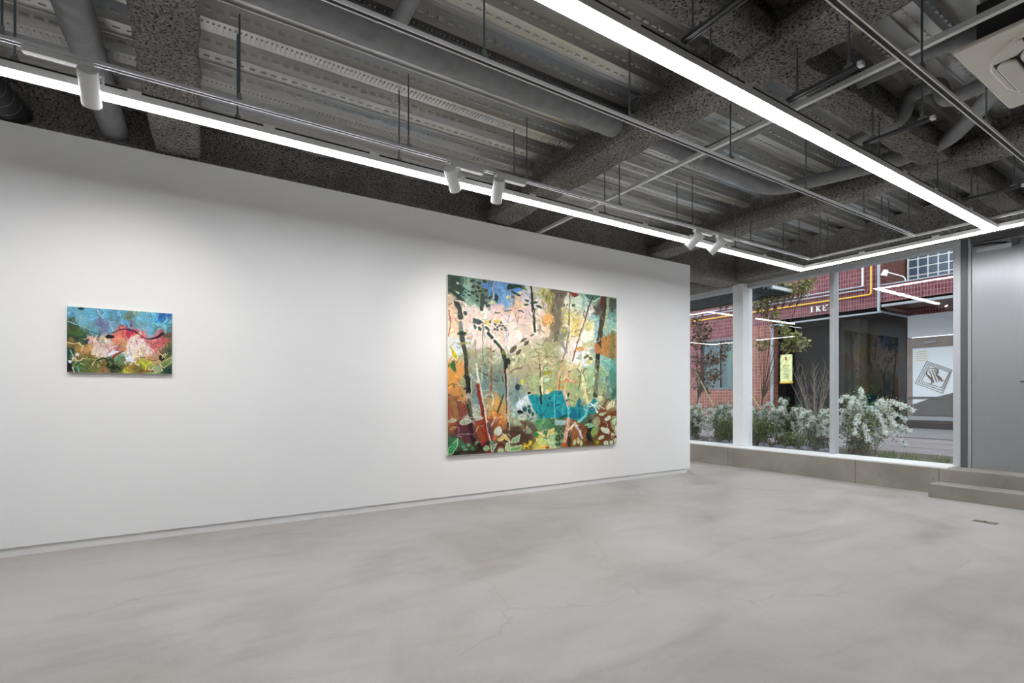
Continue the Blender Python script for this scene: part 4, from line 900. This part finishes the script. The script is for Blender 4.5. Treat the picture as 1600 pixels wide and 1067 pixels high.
# entrance door
ed = part('entrance_door', 'copper_frame', X2-.10, X2-.02, 4.50, 5.60, .41, 2.58)
box(X2-.13, X2-.10, 4.56, 5.47, .56, 2.30).build('door_panel', 'door_white', ed)
part('transom', 'door_white', X2-.08, X2-.02, 4.45, 5.60, 2.60, 3.17)
box(X2-.15, X2-.10, 4.98, 5.22, 2.41, 2.47).build('door_closer', 'ledge_grey', ed)
box(X2-.14, X2-.10, 4.50, 5.57, .44, .54).build('kick_rail', 'ledge_grey', ed)
pl = MB().prism([(5.47, .56), (4.56, .56), (4.56, 1.17), (5.10, 1.0), (5.47, .84)], 0, X2-.134, X2-.128); pl.build('brown_film', 'door_brown', ed)
box(X2-.15, X2-.13, 4.5, 5.6, .99, 1.045).build('push_bar', 'door_brown', ed)
nt_ = box(X2-.134, X2-.128, 5.12, 5.44, 1.94, 2.24).build('notice_paper', 'paper', ed)
for k in range(5): box(X2-.1355, X2-.133, 5.16+.02*(k % 2), 5.40, 2.20-k*.055, 2.206-k*.055).build('text_line', 'print_dark', ed)
# diamond emblem with entwined S and R
def dpt(px, py): return on_x(px, py, X2-.133)
def zed(zx, zy): return dpt(1410+zx/8.889, 520+zy/8.889)
def ribbon(pts, w, name, mat, par, prof=None):
    m = MB(); P = [zed(*p) for p in pts]; n = len(P)
    Lf = []; Rt = []
    for i, p in enumerate(P):
        d = P[min(i+1, n-1)]-P[max(i-1, 0)]; nrm = Vector((0, -d.z, d.y)).normalized(); ww = w*(prof[i] if prof else 1)
        Lf.append(p+nrm*ww/2); Rt.append(p-nrm*ww/2)
    e = Vector((-.003, 0, 0))
    for i in range(n-1): m.quad(Lf[i]+e, Lf[i+1]+e, Rt[i+1]+e, Rt[i]+e)
    for i in range(n-1): m.quad(Lf[i], Lf[i+1], Lf[i+1]+e, Lf[i]+e); m.quad(Rt[i], Rt[i+1], Rt[i+1]+e, Rt[i]+e)
    m.build(name, mat, par, fix=False)
fr = [(340, 395), (690, 515), (560, 840), (180, 700)]
fi = [(378, 450), (655, 545), (545, 765), (262, 672)]
mid = [((a[0]*.5+b[0]*.5), (a[1]*.5+b[1]*.5)) for a, b in zip(fr, fi)]
for loop, wd in ((fr, .013), (fi, .013)):
    for a, b in zip(loop, loop[1:]+loop[:1]): ribbon([a, b], wd, 'emblem_border', 'gold_print', ed)
for a, b in zip(mid, mid[1:]+mid[:1]):
    n = 15
    for k in range(n):
        t0, t1 = k/n+.01, (k+.6)/n
        ribbon([(a[0]+(b[0]-a[0])*t0, a[1]+(b[1]-a[1])*t0), (a[0]+(b[0]-a[0])*t1, a[1]+(b[1]-a[1])*t1)], .032, 'emblem_key', 'gold_print', ed)
ribbon([(340, 530), (335, 575), (365, 605), (400, 640), (415, 680), (395, 712), (370, 715)], .030, 'emblem_letter', 'gold_print', ed, [.3, 1, 1.6, 1.6, 1, .7, .5])
ribbon([(350, 530), (375, 498), (410, 492), (440, 500)], .012, 'emblem_letter', 'gold_print', ed)
for dx, dy in ((0, 0), (38, -8), (72, -18)): ribbon([(372+dx, 525+dy), (405+dx, 600+dy), (440+dx, 695+dy)], .021, 'emblem_letter', 'gold_print', ed)
ribbon([(400, 500), (450, 490), (490, 515), (488, 560), (462, 590)], .027, 'emblem_letter', 'gold_print', ed, [.5, .8, 1.6, 1.5, .6])
ribbon([(462, 590), (500, 605), (530, 640), (555, 672), (580, 655)], .032, 'emblem_letter', 'gold_print', ed, [.6, 1.5, 1.6, .8, .5])
# raised letters on the fascia
def letter(y0, strokes, h=.155, w=.10, z0=3.385):
    m = MB()
    for (a, b, t) in strokes:
        p = Vector((0, y0-a[0]*w, z0+a[1]*h)); q2 = Vector((0, y0-b[0]*w, z0+b[1]*h)); d = (q2-p).normalized(); nn = Vector((0, -d.z, d.y))*t*h/2
        pol = [p+nn, q2+nn, q2-nn, p-nn]; m.prism([(v.y, v.z) for v in pol], 0, X1-.045, X1-.001)
    m.build('fascia_letter', 'white_metal', bd)
letter(7.345, [((.5, .03), (.5, .97), .2), ((.2, .03), (.8, .03), .06), ((.2, .97), (.8, .97), .06)])
letter(7.175, [((.2, .03), (.2, .97), .19), ((0, .03), (.42, .03), .06), ((0, .97), (.42, .97), .06), ((.3, .45), (.95, .97), .09), ((.38, .55), (.95, .03), .19), ((.7, .03), (1.1, .03), .06), ((.75, .97), (1.1, .97), .06)])
letter(6.995, [((.05, .95), (.05, .12), .13), ((.02, .07), (.85, .07), .12), ((.08, .45), (.62, .62), .10), ((.72, .96), (.84, .74), .09), ((.98, 1.06), (1.1, .84), .09)])
# pipes on the facade
def ptube(pts, r, mat, name): MB().tube(pts, r, 8).build(name, mat, bd, smooth=True)
xp = X1-.06
ptube(bend([(xp, 14, 3.63), (xp, 5.84, 3.63), (xp, 5.84, 8.4)], .06), .022, 'yellow_pipe', 'gas_pipe')
for z in (3.78, 3.87): ptube([(xp, 14, z), (xp, 6.0, z)], .02, 'grey_pipe', 'wall_pipe')
ptube([(xp, 6.03, 3.87), (xp, 6.03, 8.4)], .024, 'white_metal', 'down_pipe')
ptube([(xp, 8.41, GZ+.02), (xp, 8.41, 3.18)], .04, 'grey_pipe', 'down_pipe')
# flood lamp on the parapet
fl = thing('flood_lamp', 'white flood lamp on a bent arm above the tiled parapet', 'lamp', (X1+.05, 5.16, 3.85))
MB().tube([(X1+.05, 5.16, 3.85), (X1+.05, 5.165, 3.92), (X1+.03, 5.20, 3.965), (X1+.0, 5.30, 4.02), (X1-.02, 5.49, 4.12)], .013, 8).build('arm', 'white_metal', fl, smooth=True)
MB().tube([(X1-.02, 5.53, 4.19), (X1-.025, 5.55, 4.12), (X1-.03, 5.575, 4.05)], [.05, .066, .07], 12).build('lamp_head', 'white_metal', fl, smooth=True)
# hanging yellow notice board
c0 = on_x(1219.3, 554.5, 14.4); c1 = on_x(1237.8, 596, 14.4)
sb = thing('notice_board', 'pale yellow notice board hanging in the dark entrance', 'sign', (14.40, (c0.y+c1.y)/2, c1.z))
box(14.39, 14.42, c1.y, c0.y, c1.z, c0.z).build('board', 'sign_yellow', sb, bevel=.004)
cy = (c0.y+c1.y)/2; hh = c0.z-c1.z
MB().prism([(cy+.035*math.cos(a)*(1 if k % 2 else .6), c0.z-.13*hh*1.2+.06*math.sin(a)) for k, a in enumerate([i*math.pi/6 for i in range(12)])], 0, 14.386, 14.391).build('emblem', 'print_red', sb)
for k in range(9): box(14.387, 14.391, cy-.10+.02*(k % 3), cy+.10-.015*((k*2) % 3), c0.z-hh*(.40+.06*k), c0.z-hh*(.40+.06*k)+.012).build('text_line', 'print_red' if k < 2 else 'print_dark', sb)
box(14.38, 14.44, c1.y-.01, c0.y+.01, c1.z-.05, c1.z).build('lower_edge', 'yellow_pipe', sb)
MB().tube([(14.405, cy, c0.z), (14.405, cy, 3.155)], .008, 6).build('hanger', 'frame_dark', sb)

# exterior canopy of this building
cn = thing('ribbed_canopy', 'dark ribbed metal canopy over the planting bed', 'canopy', (7.95, 7.0, 2.80))
box(7.36, 8.5, 4.7, 10.6, 2.85, 2.92).build('sheet', 'canopy', cn)
for k in range(9): box(7.38+k*.125, 7.43+k*.125, 4.7, 10.6, 2.82, 2.85).build('rib', 'canopy', cn)
box(7.95, 8.56, 4.66, 4.70, 2.84, 2.89).build('edge_flashing', 'white_metal', cn)
box(8.5, 8.56, 4.70, 10.6, 2.80, 2.94).build('edge_flashing', 'frame_dark', cn)

# ---- planting
def rv(s=1.0):
    while True:
        v = Vector((random.uniform(-1, 1), random.uniform(-1, 1), random.uniform(-1, 1)))
        if .05 < v.length < 1: return v.normalized()*s
def leafquad(m, p, size, up=.3, narrow=.45):
    d = rv(); d.z = d.z*.6+up*.3; d.normalize(); s = d.cross(rv()).normalized()*size*narrow
    d *= size
    m.quad(p, p+d*.5+s, p+d, p+d*.5-s)
def blossom(m, p, size):
    a = rv(); b = a.cross(rv()).normalized(); c = a.cross(b)
    for k in range(3):
        t = k*2.094; d = (b*math.cos(t)+c*math.sin(t))*size; e = (b*math.cos(t+1.2)+c*math.sin(t+1.2))*size
        m.tri(p+a*size*.3, p+d, p+e)
def spirea(x, y, h, reach, label, nb=34, white=1.0, lean=(0, 0), leafmat='leaf_spirea', name='flowering_shrub', group='white flowering shrubs'):
    t = thing(name, label, 'shrub', (x, y, GZ), group)
    br, lf, fl = MB(), MB(), MB()
    for k in range(nb):
        a = random.uniform(0, 6.283); rr = reach*random.uniform(.25, 1.0); hh = h*random.uniform(.55, 1.05)
        ex, ey = math.cos(a)*rr*.62+lean[0]*rr, math.sin(a)*rr+lean[1]*rr
        ex = max(ex, 7.36-x)
        p0 = Vector((x+random.uniform(-.12, .12), y+random.uniform(-.16, .16), GZ-.02)); p1 = Vector((x+ex*.4, y+ey*.45, GZ+hh*1.15)); p2 = Vector((x+ex, y+ey, GZ+hh*random.uniform(.22, .92)))
        pts = [p0*(1-s)**2+p1*2*s*(1-s)+p2*s*s for s in [i/9 for i in range(10)]]
        br.tube([tuple(p) for p in pts], [.006*(1-i/14) for i in range(10)], 4, False)
        for i in range(1, 10):
            p = pts[i]
            for _ in range(11 if i < 4 else 7):
                leafquad(lf, p+rv(.07), random.uniform(.018, .036))
            if i >= 3 and white > 0:
                for _ in range(int(30*white)):
                    q = p+rv(random.uniform(.008, .036))+(pts[min(i+1, 9)]-p)*random.random()
                    blossom(fl, q, random.uniform(.010, .016))
    br.build('branches', 'bark', t, fix=False); lf.build('foliage', leafmat, t, fix=False, kind='stuff')
    if white > 0: fl.build('blossom', 'petal_white', t, fix=False, kind='stuff')
    return t
spirea(7.86, 3.34, .95, .58, 'largest white flowering shrub, right beside the slim window mullion', 56, 1.15, (0, -.10))
spirea(8.05, 3.98, .66, .46, 'white flowering shrub under the bare twiggy shrub', 38, 1.1)
spirea(8.12, 4.52, .80, .46, 'white flowering shrub below the yellow notice board', 42, 1.15)
spirea(8.05, 5.0, .70, .40, 'white flowering shrub just past the white column towards the mullion', 34, .9)
spirea(8.1, 5.68, .76, .46, 'white flowering shrub behind the white column on the partition side', 38, .9)
spirea(8.2, 6.40, .70, .46, 'white flowering shrub beside the crossed bamboo stakes', 34, .8)
spirea(7.72, 4.74, .48, .28, 'low green leafy shrub in front of the yellow notice board', 30, 0, leafmat='leaf_green', name='green_shrub', group='low green shrubs')
spirea(7.75, 5.40, .52, .28, 'low green leafy shrub by the foot of the white column', 30, 0, leafmat='leaf_green', name='green_shrub', group='low green shrubs')
spirea(7.74, 4.20, .28, .20, 'lowest green leafy shrub among the grey stones', 20, 0, leafmat='leaf_green', name='green_shrub', group='low green shrubs')
# bare twiggy shrub
bs = thing('bare_shrub', 'bare twiggy shrub rising above the white blossom', 'shrub', (8.3, 4.16, GZ)); m = MB()
for k in range(16):
    a = random.uniform(-.5, .5); b = random.uniform(-.35, .35)
    p0 = Vector((8.3, 4.16+random.uniform(-.03, .03), GZ)); p1 = p0+Vector((b*.2, a*.2, .55)); p2 = p0+Vector((b*.7, a*.75, random.uniform(.95, 1.32)))
    pts = [p0*(1-s)**2+p1*2*s*(1-s)+p2*s*s for s in [i/8 for i in range(9)]]
    m.tube([tuple(p) for p in pts], [.008*(1-i/10) for i in range(9)], 4, False)
    for i in range(4, 9):
        for _ in range(2):
            d = Vector((random.uniform(-.5, .5), random.uniform(-.6, .6), 1)).normalized()*random.uniform(.08, .2); m.tube([tuple(pts[i]), tuple(pts[i]+d)], [.003, .0015], 3, False)
m.build('twigs', 'bark_pale', bs, fix=False)
# small trees
def tree(base, clusters, X, label, leafmat, size, nl, rad):
    t = thing('garden_tree', label, 'tree', (X, base, GZ)); tr = MB(); lf = MB()
    root = Vector((X, base, GZ))
    top = on_x(clusters[0][0], clusters[0][1], X)
    fork = root+Vector((0, (top.y-base)*.25, .75))
    tk = MB().tube([tuple(root), tuple(root*.5+fork*.5+Vector((.02, .01, 0))), tuple(fork)], [.022, .018, .014], 8); tk.build('trunk', 'bark', t, smooth=True)
    for (px, py) in clusters:
        c = on_x(px, py, X+random.uniform(-.15, .15))
        pts = [fork*(1-s)**2+(Vector((fork.x, (fork.y+c.y)/2, c.z*.6+fork.z*.4)))*2*s*(1-s)+c*s*s for s in [i/6 for i in range(7)]]
        tr.tube([tuple(p) for p in pts], [.006*(1-i/8) for i in range(7)], 5, False)
        for _ in range(nl):
            p = c+rv(rad*random.random()**.5); leafquad(lf, p, size*random.uniform(.7, 1.3), narrow=.36)
            if _ % 6 == 0: tr.tube([tuple(pts[5]), tuple(p)], [.003, .0015], 3, False)
    tr.build('branches', 'bark', t, fix=False); lf.build('foliage', leafmat, t, fix=False, kind='stuff')
tree(5.32, [(1213, 462), (1228, 458), (1243, 455), (1256, 452), (1200, 466), (1222, 447), (1193, 480), (1208, 495), (1222, 515), (1235, 522), (1243, 532), (1250, 538), (1230, 540), (1190, 540), (1183, 470), (1262, 440)], 8.62,
     'slender olive-leaved tree in front of the tiled pier', 'leaf_tree', .06, 84, .15)
tree(6.85, [(1092, 512), (1086, 535), (1098, 530), (1106, 515), (1090, 560), (1104, 565), (1116, 560), (1094, 585), (1110, 590), (1126, 560), (1120, 585), (1134, 540), (1100, 605), (1128, 470), (1142, 462), (1088, 500)], 8.9,
     'dark-leaved tree between the bamboo stakes and the white wall end', 'leaf_dark', .055, 90, .17)
def stake(a, b, label):
    m = MB().tube([tuple(a), tuple(b)], .014, 8); ptag(m.build('bamboo_stake', 'bamboo', smooth=True), label, 'stake', 'bamboo stakes in the planting bed')
s1 = on_x(1088, 582, 8.72); s1b = on_x(1114, 640, 8.6); stake((8.62, s1b.y-.35, GZ), s1+(s1-s1b)*.12, 'pale bamboo stake leaning away from the white wall end')
s2 = on_x(1091, 583, 8.80); stake((8.85, s2.y+1.0, GZ), s2+Vector((0, -.06, .06)), 'pale bamboo stake leaning towards the white wall end')
s3 = on_x(1171, 600, 8.50); stake((8.45, s3.y-.62, GZ), s3+Vector((.02, .25, .22)), 'pale bamboo stake propping the slender tree by the column')
# rocks
for k in range(20):
    y = 3.62+k*.225+random.uniform(-.02, .02); x = 7.44+random.uniform(-.03, .06); r = random.uniform(.05, .088)
    m = MB(); nu_, nv_ = 9, 6
    for j in range(nv_+1):
        for i in range(nu_):
            th, ph = math.pi*j/nv_, 2*math.pi*i/nu_; d = Vector((math.sin(th)*math.cos(ph), math.sin(th)*math.sin(ph), math.cos(th)))
            s_ = 1+.45*mnoise.noise(d*1.6+Vector((k*3.1, 0, 0))); m.v.append((x+d.x*r*s_*.9, y+d.y*r*s_*1.2, GZ+r*.35+d.z*r*s_*.75))
    for j in range(nv_):
        for i in range(nu_): a = j*nu_+i; b = j*nu_+(i+1) % nu_; m.f.append((a, b, b+nu_, a+nu_))
    ptag(m.build('garden_rock', 'rock'), 'rough blue-grey stone lying along the foot of the window', 'rock', 'stones along the window')
# low tufts
for y, x, lab in ((2.92, 7.62, 'spiky green tuft beside the largest flowering shrub'), (2.64, 7.55, 'low green tuft midway between the big shrub and the metal door'), (2.34, 7.52, 'low green tuft nearest the metal door')):
    t = thing('grass_tuft', lab, 'plant', (x, y, GZ), 'low green tufts'); m = MB()
    for k in range(70):
        p = Vector((x+random.uniform(-.08, .08), y+random.uniform(-.09, .09), GZ)); d = Vector((random.uniform(-.6, .6), random.uniform(-.5, .5), 1)).normalized()*random.uniform(.06, .15); s_ = Vector((random.uniform(-1, 1), random.uniform(-1, 1), 0)).normalized()*.006
        m.tri(p-s_, p+s_, p+d)
    m.build('blades', 'leaf_green', t, fix=False, kind='stuff')
